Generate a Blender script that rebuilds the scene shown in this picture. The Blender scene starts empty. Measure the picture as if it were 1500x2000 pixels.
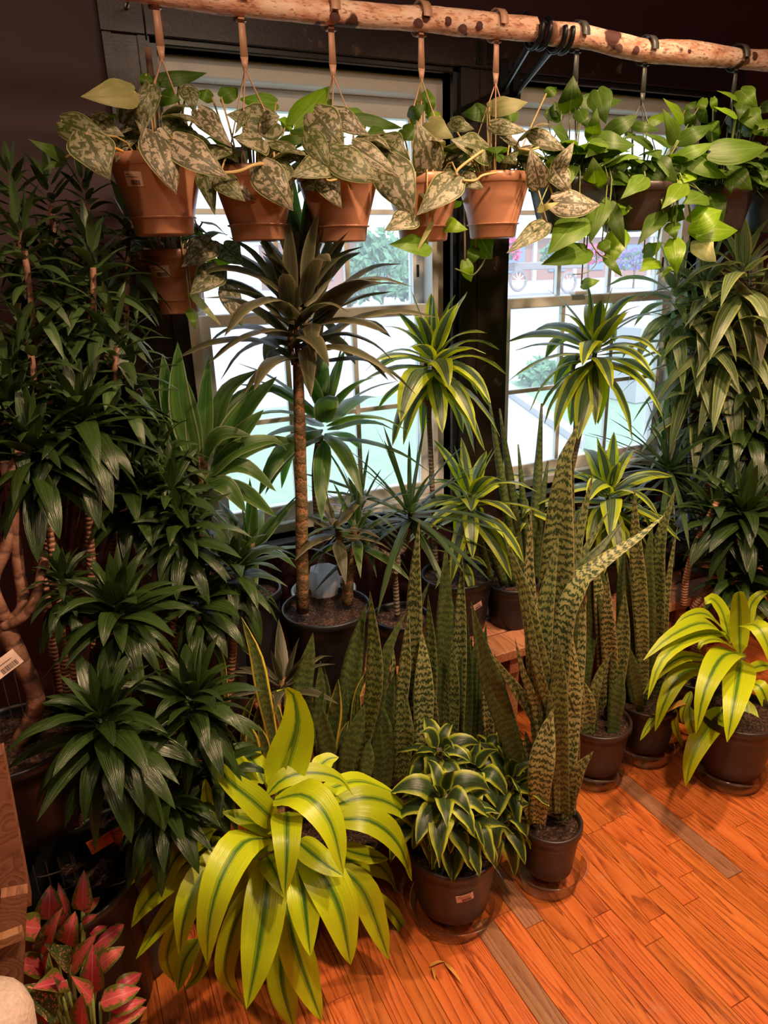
import bpy, math, random
from math import sin, cos, pi, radians
from mathutils import Vector, Matrix, noise
V = Vector
SC = bpy.context.scene
COL = SC.collection
random.seed(7)

# ------------------------------------------------------------------ camera
F_PX, PIT, ROL, YAW, CAMH = 1375.0, .3319, -.0323, .4348, 1.55
def ray(x, y):
    u, v = (x - 750) / F_PX, (y - 1000) / F_PX
    xc = u * cos(ROL) + v * sin(ROL); yc = -u * sin(ROL) + v * cos(ROL)
    Yl = cos(PIT) - yc * sin(PIT); Z = -sin(PIT) - yc * cos(PIT)
    c, s = cos(YAW), sin(YAW)
    return V((xc * c + Yl * s, -xc * s + Yl * c, Z))
CAMP = V((0, 0, CAMH))
def at(x, y, Y):
    """point on the pixel's ray at depth plane Y (metres from the camera towards the window wall)"""
    r = ray(x, y); return CAMP + r * (Y / r.y)
def on_z(x, y, z):
    r = ray(x, y); return CAMP + r * ((z - CAMH) / r.z)
FWD = ray(750, 1000)
def mpp(P):
    """metres per photo pixel at P"""
    return (V(P) - CAMP).dot(FWD) / FWD.dot(FWD) / F_PX
cam = bpy.data.cameras.new('camera'); camo = bpy.data.objects.new('camera', cam); COL.objects.link(camo)
cam.sensor_fit = 'VERTICAL'; cam.sensor_height = 24; cam.sensor_width = 18; cam.lens = F_PX / 2000 * 24
cam.clip_start = .02; cam.clip_end = 200
rx = (ray(751, 1000) - ray(750, 1000)).normalized(); up = (ray(750, 999) - ray(750, 1000)).normalized()
bk = -FWD.normalized()
M = Matrix((rx, up, bk)).transposed().to_4x4(); M.translation = CAMP
camo.matrix_world = M
SC.camera = camo

# ------------------------------------------------------------------ world, sun, room lamps, added fill, exposure
w = bpy.data.worlds.new('sky'); SC.world = w; w.use_nodes = True
bgn = w.node_tree.nodes['Background']
bgn.inputs[0].default_value = (.80, .90, 1.0, 1); bgn.inputs[1].default_value = 1.4
def light(name, kind, loc, target, energy, color, **kw):
    l = bpy.data.lights.new(name, kind); l.energy = energy; l.color = color
    for k, v in kw.items(): setattr(l, k, v)
    o = bpy.data.objects.new(name, l); COL.objects.link(o); o.location = loc
    o.rotation_euler = (V(target) - V(loc)).to_track_quat('-Z', 'Y').to_euler()
    return o
light('sun', 'SUN', (0, -10, 12), (0.6, 0, 0), 1.6, (1, .95, .88), angle=.01)
WARM = (1, .66, .40)
light('ceiling_spot', 'SPOT', (1.55, .95, 2.68), (1.25, 1.0, 0), 75, WARM, spot_size=radians(105), spot_blend=.7, shadow_soft_size=.035)
light('ceiling_spot', 'SPOT', (.75, .25, 2.68), (.75, 1.1, .2), 80, WARM, spot_size=radians(110), spot_blend=.7, shadow_soft_size=.05)
light('ceiling_spot', 'SPOT', (1.9, .2, 2.68), (1.5, 1.2, .2), 55, WARM, spot_size=radians(105), spot_blend=.7, shadow_soft_size=.035)
light('ceiling_spot', 'SPOT', (-.5, .1, 2.68), (.35, 1.5, 1.2), 17, WARM, spot_size=radians(100), spot_blend=.8, shadow_soft_size=.06)
light('added_fill', 'AREA', (.9, -1.0, 2.70), (1.1, 2.0, 1.2), 10, (1, .74, .54), shape='RECTANGLE', size=1.2, size_y=.6)  # added soft fill to brighten room and window frames, not a known fixture
SC.view_settings.view_transform = 'Standard'; SC.view_settings.look = 'None'
SC.view_settings.exposure = 0.95; SC.view_settings.gamma = 1.0; SC.view_settings.use_curve_mapping = False
SC.cycles.use_denoising = True
SC.cycles.max_bounces = 8; SC.cycles.transparent_max_bounces = 24
SC.cycles.caustics_reflective = False; SC.cycles.caustics_refractive = False

# ------------------------------------------------------------------ materials
class NT:
    def __init__(s, name):
        s.m = bpy.data.materials.new(name); s.m.use_nodes = True; s.t = s.m.node_tree
        s.t.nodes.clear(); s.out = s.n('ShaderNodeOutputMaterial')
    def n(s, kind, **kw):
        nd = s.t.nodes.new(kind)
        for k, v in kw.items():
            if k.startswith('i_'):
                key = k[2:]
                key = int(key) if key.isdigit() else key.replace('_', ' ')
                if hasattr(v, 'is_output') or isinstance(v, bpy.types.NodeSocket): s.t.links.new(v, nd.inputs[key])
                else: nd.inputs[key].default_value = v
            else: setattr(nd, k, v)
        return nd
    def link(s, a, b): s.t.links.new(a, b)
    def math(s, op, a, b=0, c=0):
        nd = s.n('ShaderNodeMath', operation=op)
        for i, v in enumerate((a, b, c)):
            if isinstance(v, bpy.types.NodeSocket): s.link(v, nd.inputs[i])
            else: nd.inputs[i].default_value = v
        return nd.outputs[0]
    def ramp(s, fac, stops, interp='LINEAR'):
        nd = s.n('ShaderNodeValToRGB'); nd.color_ramp.interpolation = interp
        e = nd.color_ramp.elements
        while len(e) < len(stops): e.new(.5)
        for el, (p, c) in zip(e, stops):
            el.position = p; el.color = (*c, 1) if len(c) == 3 else c
        s.link(fac, nd.inputs[0]); return nd.outputs[0]
    def mix(s, f, a, b, blend='MIX'):
        nd = s.n('ShaderNodeMix', data_type='RGBA', blend_type=blend)
        for i, v in ((0, f), (6, a), (7, b)):
            if isinstance(v, bpy.types.NodeSocket): s.link(v, nd.inputs[i])
            else: nd.inputs[i].default_value = v if i == 0 else (*v, 1)[:4]
        return nd.outputs[2]
    def noise(s, vec, scale, detail=2, rough=.5, dist=0):
        nd = s.n('ShaderNodeTexNoise'); nd.inputs['Scale'].default_value = scale
        nd.inputs['Detail'].default_value = detail; nd.inputs['Roughness'].default_value = rough
        nd.inputs['Distortion'].default_value = dist
        if vec is not None: s.link(vec, nd.inputs['Vector'])
        return nd.outputs[0]
    def rnd(s): return s.n('ShaderNodeObjectInfo').outputs['Random']
    def bump(s, h, strength=.3, dist=.002):
        nd = s.n('ShaderNodeBump'); nd.inputs['Strength'].default_value = strength; nd.inputs['Distance'].default_value = dist
        s.link(h, nd.inputs['Height']); return nd.outputs[0]
    def bsdf(s, color, rough=.5, metal=0, spec=.5, normal=None, **kw):
        p = s.n('ShaderNodeBsdfPrincipled')
        for k, v in (('Base Color', color), ('Roughness', rough), ('Metallic', metal), ('Specular IOR Level', spec)):
            if isinstance(v, bpy.types.NodeSocket): s.link(v, p.inputs[k])
            else: p.inputs[k].default_value = (*v, 1) if k == 'Base Color' else v
        if normal is not None: s.link(normal, p.inputs['Normal'])
        for k, v in kw.items(): p.inputs[k.replace('_', ' ')].default_value = v
        return p.outputs[0]
    def done(s, sh): s.link(sh, s.out.inputs[0]); return s.m
def simple(name, color, rough=.5, metal=0, var=.15, scale=40, bump=0, **kw):
    t = NT(name); co = t.n('ShaderNodeTexCoord').outputs['Object']
    n = t.noise(co, scale, 3)
    c = t.mix(n, tuple(x * (1 - var) for x in color), tuple(min(1, x * (1 + var)) for x in color))
    nm = t.bump(n, bump) if bump else None
    return t.done(t.bsdf(c, rough, metal, normal=nm, **kw))

def leafmat(name, color_fn, rough=.4, trans=.28, spec=.5, back=None, tgain=1.6, bumpy=.25, freq=26):
    t = NT(name)
    uv = t.n('ShaderNodeUVMap').outputs[0]
    sp = t.n('ShaderNodeSeparateXYZ'); t.link(uv, sp.inputs[0]); u, v = sp.outputs[0], sp.outputs[1]
    x = t.math('MULTIPLY', t.math('ABSOLUTE', t.math('SUBTRACT', u, .5)), 2)
    r = t.rnd()
    def stretch(su, sv):
        cb = t.n('ShaderNodeCombineXYZ'); t.link(t.math('MULTIPLY', u, su), cb.inputs[0]); t.link(t.math('MULTIPLY', v, sv), cb.inputs[1])
        t.link(t.math('MULTIPLY', r, 37.0), cb.inputs[2]); return cb.outputs[0]
    c = color_fn(t, u, v, x, r, stretch)
    hv = t.n('ShaderNodeHueSaturation'); t.link(c, hv.inputs['Color'])
    t.link(t.math('MULTIPLY_ADD', r, .5, .75), hv.inputs['Value'])
    c = hv.outputs[0]
    if back:
        g = t.n('ShaderNodeNewGeometry').outputs['Backfacing']
        c = t.mix(g, c, t.mix(.65, c, back))
    streak = t.noise(stretch(freq, 1.2), 1, 2)
    nm = t.bump(streak, bumpy, .004)
    p = t.bsdf(c, rough, 0, spec, normal=nm)
    tr = t.n('ShaderNodeBsdfTranslucent')
    gm = t.n('ShaderNodeHueSaturation'); gm.inputs['Saturation'].default_value = 1.15; gm.inputs['Value'].default_value = tgain
    t.link(c, gm.inputs['Color']); t.link(gm.outputs[0], tr.inputs['Color']); t.link(nm, tr.inputs['Normal'])
    mx = t.n('ShaderNodeMixShader'); mx.inputs[0].default_value = trans
    t.link(p, mx.inputs[1]); t.link(tr.outputs[0], mx.inputs[2])
    return t.done(mx.outputs[0])

def c_gold(t, u, v, x, r, st):
    n = t.noise(st(34, .7), 1, 2); xx = t.math('ADD', x, t.math('MULTIPLY_ADD', n, .34, -.17))
    return t.ramp(xx, [(0, (.05, .14, .015)), (.07, (.08, .18, .015)), (.12, (.34, .44, .015)), (.17, (.14, .26, .015)), (.22, (.41, .525, .012)), (1, (.465, .565, .012))])
def c_lemon(t, u, v, x, r, st):
    n = t.noise(st(10, .6), 1, 2); xx = t.math('ADD', x, t.math('MULTIPLY_ADD', n, .22, -.11))
    return t.ramp(xx, [(0, (.10, .15, .07)), (.1, (.05, .09, .035)), (.2, (.11, .16, .08)), (.3, (.045, .085, .03)), (.44, (.07, .12, .045)), (.48, (.42, .48, .24)), (.54, (.30, .42, .03)), (1, (.46, .52, .03))])
def c_warn(t, u, v, x, r, st):
    n = t.noise(st(22, .5), 1, 2, .6)
    c = t.ramp(n, [(.35, (.045, .085, .03)), (.5, (.10, .16, .045)), (.58, (.36, .40, .22)), (.66, (.06, .11, .035))])
    return t.mix(t.math('GREATER_THAN', x, .8), c, (.30, .34, .10))
def c_corn(t, u, v, x, r, st):
    n = t.noise(st(18, .6), 1, 2); xx = t.math('ADD', x, t.math('MULTIPLY_ADD', n, .2, -.1))
    return t.ramp(xx, [(0, (.10, .16, .05)), (.06, (.045, .10, .022)), (.5, (.06, .13, .025)), (.7, (.10, .18, .04)), (.8, (.05, .10, .025)), (.95, (.26, .32, .16)), (1, (.3, .36, .2))])
def c_brown(t, u, v, x, r, st):
    n = t.noise(st(18, .6), 1, 2); xx = t.math('ADD', x, t.math('MULTIPLY_ADD', n, .2, -.1))
    return t.ramp(xx, [(0, (.12, .10, .06)), (.08, (.055, .055, .03)), (.6, (.075, .08, .035)), (.8, (.12, .11, .06)), (1, (.22, .2, .13))])
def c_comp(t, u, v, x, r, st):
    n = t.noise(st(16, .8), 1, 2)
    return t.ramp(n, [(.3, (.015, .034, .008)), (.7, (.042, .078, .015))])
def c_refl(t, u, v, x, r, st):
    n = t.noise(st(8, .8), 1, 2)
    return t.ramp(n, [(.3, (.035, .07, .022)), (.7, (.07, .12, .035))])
def c_marg(t, u, v, x, r, st):
    return t.ramp(x, [(0, (.05, .10, .03)), (.7, (.03, .07, .02)), (1, (.10, .09, .05))])
def c_dorado(t, u, v, x, r, st):
    n = t.noise(st(12, .8), 1, 2); xx = t.math('ADD', x, t.math('MULTIPLY_ADD', n, .14, -.07))
    return t.ramp(xx, [(0, (.07, .10, .04)), (.06, (.03, .055, .02)), (.54, (.045, .085, .025)), (.66, (.18, .25, .03)), (.78, (.40, .46, .04)), (1, (.46, .50, .06))])
def band(t, u, v, r, st, f=62):
    n = t.noise(st(9, 60), 1, 3, .7); n2 = t.noise(st(2, 9), 1, 2)
    ph = t.math('ADD', t.math('MULTIPLY', v, f * 5.4), t.math('MULTIPLY_ADD', n, 15.0, t.math('MULTIPLY', n2, 10)))
    return t.math('MULTIPLY_ADD', t.math('SINE', ph), .5, .5)
def c_snake(t, u, v, x, r, st):
    b = band(t, u, v, r, st)
    lt = t.mix(r, (.17, .20, .05), (.34, .33, .14))
    c = t.mix(t.ramp(b, [(.42, (0, 0, 0)), (.66, (1, 1, 1))]), lt, (.026, .05, .014))
    return t.mix(t.math('GREATER_THAN', x, .94), c, (.30, .25, .11))
def c_snakedark(t, u, v, x, r, st):
    b = band(t, u, v, r, st)
    return t.mix(t.ramp(b, [(.3, (0, 0, 0)), (.7, (1, 1, 1))]), (.085, .115, .03), (.035, .06, .018))
def c_laur(t, u, v, x, r, st):
    c = c_snakedark(t, u, v, x, r, st)
    return t.mix(t.math('GREATER_THAN', x, .74), c, (.50, .40, .04))
def c_satin(t, u, v, x, r, st):
    n = t.noise(st(7, 9), 1, 3, .65, .6)
    nn = t.math('ADD', n, t.math('MULTIPLY', t.math('LESS_THAN', x, .09), -.35))
    nn = t.math('ADD', nn, t.math('MULTIPLY', t.math('GREATER_THAN', x, .86), -.4))
    m = t.ramp(nn, [(.47, (0, 0, 0)), (.53, (1, 1, 1))])
    g = t.mix(r, (.075, .10, .022), (.075, .07, .04)); s = t.mix(r, (.27, .27, .15), (.34, .28, .22))
    c = t.mix(m, g, s)
    return t.mix(t.math('GREATER_THAN', x, .965), c, (.36, .40, .16))
def c_green(t, u, v, x, r, st):
    n = t.noise(st(9, 3), 1, 2)
    return t.mix(t.math('LESS_THAN', x, .05), t.ramp(n, [(.3, (.075, .15, .014)), (.7, (.12, .21, .02))]), (.14, .22, .05))
def c_bright(t, u, v, x, r, st):
    n = t.noise(st(9, 3), 1, 2)
    return t.mix(t.math('LESS_THAN', x, .05), t.ramp(n, [(.3, (.15, .28, .012)), (.7, (.22, .36, .02))]), (.26, .36, .06))
def c_pale(t, u, v, x, r, st):
    n = t.noise(st(6, 3), 1, 2)
    return t.ramp(n, [(.3, (.26, .27, .10)), (.7, (.38, .35, .16))])
def c_dkgreen(t, u, v, x, r, st):
    n = t.noise(st(9, 3), 1, 2)
    return t.mix(t.math('LESS_THAN', x, .05), t.ramp(n, [(.3, (.04, .085, .010)), (.7, (.068, .125, .015))]), (.09, .15, .03))
def c_agla(t, u, v, x, r, st):
    n = t.noise(st(9, 9), 1, 3, .7)
    q = t.math('ADD', n, t.math('MULTIPLY_ADD', x, .42, -.30))
    pink = t.mix(r, (.60, .06, .10), (.66, .15, .13))
    c = t.ramp(q, [(.42, (1, 1, 1)), (.50, (0, 0, 0))])
    c = t.mix(c, (.12, .14, .02), pink)
    return t.mix(t.math('LESS_THAN', x, .06), c, (.75, .2, .22))
def c_aglag(t, u, v, x, r, st):
    n = t.noise(st(14, 12), 1, 3, .7)
    return t.mix(t.ramp(n, [(.56, (0, 0, 0)), (.6, (1, 1, 1))]), (.05, .10, .03), (.70, .30, .20))
ML = {
 'gold': leafmat('leaf_gold', c_gold, .34, .22, tgain=1.3),
 'lemon': leafmat('leaf_lemon', c_lemon, .32, .38, tgain=1.5),
 'warn': leafmat('leaf_warn', c_warn, .34, .38),
 'corn': leafmat('leaf_corn', c_corn, .34, .42, tgain=1.9),
 'brown': leafmat('leaf_brown', c_brown, .45, .30),
 'comp': leafmat('leaf_compact', c_comp, .30, .14, freq=16, bumpy=.55),
 'refl': leafmat('leaf_reflexa', c_refl, .36, .2),
 'marg': leafmat('leaf_narrow', c_marg, .35, .35),
 'dorado': leafmat('leaf_dorado', c_dorado, .34, .2),
 'snake': leafmat('leaf_snake', c_snake, .5, .05, freq=10, bumpy=.15),
 'snaked': leafmat('leaf_snake_dark', c_snakedark, .5, .05, freq=10, bumpy=.15),
 'laur': leafmat('leaf_snake_edged', c_laur, .5, .05, freq=10, bumpy=.15),
 'satin': leafmat('leaf_satin', c_satin, .5, .26, back=(.16, .2, .06), tgain=1.5),
 'green': leafmat('leaf_green', c_green, .44, .36, spec=.35, tgain=1.7),
 'bright': leafmat('leaf_bright', c_bright, .36, .42, tgain=1.5),
 'pale': leafmat('leaf_pale', c_pale, .5, .42),
 'dark': leafmat('leaf_dark', c_dkgreen, .44, .34, spec=.35, tgain=1.9),
 'agla': leafmat('leaf_pink', c_agla, .4, .25, tgain=1.2),
 'aglag': leafmat('leaf_specked', c_aglag, .35, .2),
}
def m_wood(name, c1, c2, c3, rough=.35, ringscale=46, vv=.4, hv_=.02):
    t = NT(name); co = t.n('ShaderNodeTexCoord').outputs['Object']; r = t.rnd()
    cb = t.n('ShaderNodeCombineXYZ'); t.link(t.math('MULTIPLY', r, 13.7), cb.inputs[0]); t.link(t.math('MULTIPLY', r, 71.0), cb.inputs[1])
    ad = t.n('ShaderNodeVectorMath', operation='ADD'); t.link(co, ad.inputs[0]); t.link(cb.outputs[0], ad.inputs[1])
    mp = t.n('ShaderNodeMapping'); mp.inputs['Scale'].default_value = (1, .06, 1); t.link(ad.outputs[0], mp.inputs[0])
    big = t.noise(mp.outputs[0], 9, 2, .5)
    rings = t.math('FRACT', t.math('MULTIPLY', big, ringscale * .55))
    rr = t.ramp(rings, [(0, (0, 0, 0)), (.55, (.55, .55, .55)), (.9, (1, 1, 1)), (1, (0, 0, 0))])
    fine = t.noise(mp.outputs[0], 420, 2, .6)
    g = t.math('MULTIPLY_ADD', fine, .75, t.math('MULTIPLY_ADD', rr, .5, -.12))
    col = t.ramp(g, [(.15, c3), (.42, c1), (.8, c2)])
    hv = t.n('ShaderNodeHueSaturation'); t.link(col, hv.inputs['Color'])
    t.link(t.math('MULTIPLY_ADD', r, vv, 1 - vv / 2), hv.inputs['Value'])
    t.link(t.math('MULTIPLY_ADD', t.math('FRACT', t.math('MULTIPLY', r, 9.3)), hv_, .5 - hv_ / 2), hv.inputs['Hue'])
    wear = t.noise(co, 14, 4, .7)
    c = t.mix(t.ramp(wear, [(.62, (0, 0, 0)), (.72, (.25, .25, .25))]), hv.outputs[0], (.55, .32, .20))
    nm = t.bump(g, .15, .001)
    rg = t.math('MULTIPLY_ADD', wear, .25, rough - .1)
    return t.done(t.bsdf(c, rg, normal=nm))
M_OAK = m_wood('oak_boards', (.52, .125, .026), (.64, .180, .042), (.17, .034, .009), .32, 46, .22, .008)
M_OAKD = m_wood('oak_board_worn', (.30, .12, .055), (.36, .17, .085), (.14, .05, .025), .5, 46, .2, .006)
M_BENCH = m_wood('bench_wood', (.34, .14, .065), (.42, .19, .09), (.18, .07, .03), .6)
M_POST = m_wood('post_wood', (.24, .10, .05), (.32, .14, .07), (.13, .05, .025), .6)
M_GAP = simple('floor_gap', (.03, .012, .006), .9)
M_WALL = simple('maroon_paint', (.050, .015, .023), .55, var=.06, scale=300, bump=.03)
M_CEIL = simple('ceiling_paint', (.35, .3, .27), .8)
M_TRIM = m_wood('dark_stained_trim', (.020, .011, .012), (.030, .016, .016), (.010, .006, .007), .30)
M_TRIMK = simple('black_moulding', (.012, .012, .016), .3)
M_VINYL = simple('white_vinyl', (.86, .86, .84), .4, var=.03)
M_BLACK = simple('black_plastic', (.010, .010, .012), .42, var=.2, bump=.05)
M_BROWNP = simple('brown_plastic', (.036, .023, .021), .38, var=.12, scale=25)
M_DKGREEN = simple('dark_green_plastic', (.022, .028, .026), .4)
M_TERRA = simple('terracotta_plastic', (.46, .215, .13), .30, var=.05, scale=15)
M_SOIL = None
t = NT('potting_mix'); co = t.n('ShaderNodeTexCoord').outputs['Object']
n1 = t.noise(co, 150, 5, .75); n2 = t.n('ShaderNodeTexVoronoi'); n2.inputs['Scale'].default_value = 150; t.link(co, n2.inputs['Vector'])
cc = t.ramp(n1, [(.40, (.008, .004, .003)), (.48, (.06, .024, .014)), (.56, (.16, .07, .04)), (.63, (.30, .15, .09)), (.68, (.6, .5, .42))])
M_SOIL = t.done(t.bsdf(cc, .9, normal=t.bump(n1, 1.0, .02)))
def m_bark(name, c1, c2, freq, ns=3.5):
    t = NT(name); uv = t.n('ShaderNodeUVMap').outputs[0]; sp = t.n('ShaderNodeSeparateXYZ'); t.link(uv, sp.inputs[0])
    co = t.n('ShaderNodeTexCoord').outputs['Object']; n = t.noise(co, 60, 3, .6)
    ph = t.math('MULTIPLY_ADD', sp.outputs[1], freq, t.math('MULTIPLY', n, ns))
    s = t.math('MULTIPLY_ADD', t.math('SINE', ph), .5, .5)
    m = t.ramp(s, [(.0, (1, 1, 1)), (.12, (.2, .2, .2)), (.3, (0, 0, 0))])
    c = t.mix(m, t.mix(n, tuple(x * .7 for x in c1), tuple(x * 1.25 for x in c1)), c2)
    return t.done(t.bsdf(c, .6, normal=t.bump(s, .5, .004)))
M_CANE = m_bark('corn_cane', (.13, .085, .035), (.34, .16, .08), 170, 11)
M_CANEC = m_bark('ringed_cane', (.36, .17, .10), (.05, .022, .015), 640)
M_CANEG = m_bark('grey_cane', (.20, .15, .11), (.08, .055, .04), 520)
M_TRUNK = m_bark('smooth_trunk', (.26, .12, .075), (.12, .055, .035), 160)
M_STEMG = simple('green_stem', (.16, .2, .05), .5)
M_STEMY = simple('tan_vine', (.42, .30, .12), .5)
M_BIRCH = None
t = NT('birch_bark'); co = t.n('ShaderNodeTexCoord').outputs['Object']
mp = t.n('ShaderNodeMapping'); mp.inputs['Scale'].default_value = (1, 3, 3); t.link(co, mp.inputs[0])
n1 = t.noise(mp.outputs[0], 14, 5, .7); n2 = t.noise(co, 9, 3, .6); n3 = t.noise(mp.outputs[0], 60, 3, .6)
c = t.ramp(n1, [(.34, (.40, .17, .10)), (.46, (.70, .40, .28)), (.6, (.82, .62, .50))])
c = t.mix(t.ramp(n3, [(.56, (0, 0, 0)), (.64, (.85, .85, .85))]), c, (.32, .12, .07))
c = t.mix(t.ramp(n2, [(.62, (0, 0, 0)), (.66, (1, 1, 1))]), c, (.09, .03, .025))
M_BIRCH = t.done(t.bsdf(c, .75, normal=t.bump(n1, .5, .006)))
M_KNOT = simple('birch_knot', (.08, .03, .025), .9, bump=.5)
M_CUT = simple('cut_wood', (.30, .15, .10), .8)
M_METAL = simple('black_metal', (.010, .011, .014), .35, .3)
M_STRAPB = simple('tan_hanger', (.44, .25, .17), .45)
M_STRAPK = simple('grey_hanger', (.07, .075, .07), .4)
M_LABEL = simple('paper_label', (.78, .55, .47), .7, var=.04)
M_INK = simple('label_ink', (.05, .03, .03), .8)
M_ORANGE = simple('orange_tag', (.75, .16, .05), .6)
M_WIRE = simple('wire', (.10, .08, .07), .5, .3)
M_STONE = simple('rough_stone', (.60, .46, .40), .95, var=.3, scale=170, bump=1.0)
M_STYRO = simple('white_plastic', (.72, .72, .74), .5, var=.05)
t = NT('milky_plastic'); a_ = t.bsdf((.85, .85, .86), .3); b_ = t.n('ShaderNodeBsdfTranslucent'); b_.inputs[0].default_value = (.9, .92, .95, 1)
mx = t.n('ShaderNodeMixShader'); mx.inputs[0].default_value = .6; t.link(a_, mx.inputs[1]); t.link(b_.outputs[0], mx.inputs[2]); M_MILK = t.done(mx.outputs[0])
M_BUD = simple('green_bud', (.25, .34, .05), .4)
M_DRY = simple('dry_leaf', (.60, .30, .05), .7)
t = NT('clear_plastic'); tr = t.n('ShaderNodeBsdfTransparent'); tr.inputs[0].default_value = (.97, .955, .94, 1)
gl = t.n('ShaderNodeBsdfGlossy'); gl.inputs['Roughness'].default_value = .12
lw = t.n('ShaderNodeLayerWeight'); lw.inputs[0].default_value = .25
mx = t.n('ShaderNodeMixShader'); t.link(t.math('MULTIPLY_ADD', lw.outputs['Fresnel'], .55, .03), mx.inputs[0]); t.link(tr.outputs[0], mx.inputs[1]); t.link(gl.outputs[0], mx.inputs[2])
du = t.n('ShaderNodeBsdfTranslucent'); du.inputs[0].default_value = (.9, .85, .8, 1); m2 = t.n('ShaderNodeMixShader'); m2.inputs[0].default_value = .07
t.link(mx.outputs[0], m2.inputs[1]); t.link(du.outputs[0], m2.inputs[2]); M_CLEAR = t.done(m2.outputs[0])
t = NT('window_glass'); tr = t.n('ShaderNodeBsdfTransparent'); tr.inputs[0].default_value = (.94, .97, 1, 1)
gl = t.n('ShaderNodeBsdfGlossy'); gl.inputs['Roughness'].default_value = .02
mx = t.n('ShaderNodeMixShader'); mx.inputs[0].default_value = .05; t.link(tr.outputs[0], mx.inputs[1]); t.link(gl.outputs[0], mx.inputs[2])
du = t.n('ShaderNodeBsdfTranslucent'); du.inputs[0].default_value = (.9, .93, 1, 1)
m2 = t.n('ShaderNodeMixShader'); m2.inputs[0].default_value = .10; t.link(mx.outputs[0], m2.inputs[1]); t.link(du.outputs[0], m2.inputs[2]); mx = m2  # translucent white puts a haze glow into the glass, for glare, dust and screen
M_GLASS = t.done(mx.outputs[0])
M_LAWN = simple('lawn', (.24, .36, .24), .9, var=.35, scale=8)
M_ROAD = simple('road', (.44, .40, .47), .9, var=.08, scale=3)
M_WALK = simple('sidewalk', (.44, .43, .46), .9, var=.06, scale=3)
M_BRICK = simple('far_brick', (.40, .20, .16), .9, var=.2, scale=20)
M_PAINTB = simple('blue_paint', (.20, .28, .44), .7)
M_FPINK = simple('pink_flower', (.85, .10, .28), .8, var=.3, scale=60)
M_FMAG = simple('magenta_flower', (.7, .06, .45), .8, var=.3, scale=60)
M_FPUR = simple('purple_flower', (.25, .15, .6), .8, var=.3, scale=60)
M_SHRUB = simple('shrub_leaf', (.16, .32, .18), .8, var=.4, scale=50)
M_TYRE = simple('cart_wheel', (.30, .26, .26), .6)

# ------------------------------------------------------------------ mesh helpers
CNT = {}
def link_mesh(name, verts, faces, mat, parent=None, uv=None, smooth=True):
    me = bpy.data.meshes.new(name)
    if parent is not None:
        q = parent
        off = V((0, 0, 0))
        while q is not None: off = off + q.location; q = q.parent
        verts = [(v[0] - off[0], v[1] - off[1], v[2] - off[2]) for v in verts]
    else: verts = [tuple(v) for v in verts]
    me.from_pydata(verts, [], faces)
    if uv is not None:
        l = me.uv_layers.new(name='UVMap')
        idx = [0] * len(me.loops); me.loops.foreach_get('vertex_index', idx)
        fl = []
        for i in idx: fl.extend(uv[i])
        l.data.foreach_set('uv', fl)
    if smooth: me.polygons.foreach_set('use_smooth', [True] * len(me.polygons))
    mats = mat if isinstance(mat, (list, tuple)) else [mat]
    for m in mats: me.materials.append(m)
    o = bpy.data.objects.new(name, me); COL.objects.link(o)
    if parent is not None: o.parent = parent
    return o
def thing(name, label, cat, loc, group=None):
    o = bpy.data.objects.new(name, None); COL.objects.link(o); o.location = loc
    o.empty_display_size = .05
    o['label'] = label; o['category'] = cat
    if group: o['group'] = group
    return o
def tag(o, label, cat, group=None):
    o['label'] = label; o['category'] = cat
    if group: o['group'] = group
    return o
def struct(o): o['kind'] = 'structure'; return o
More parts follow.
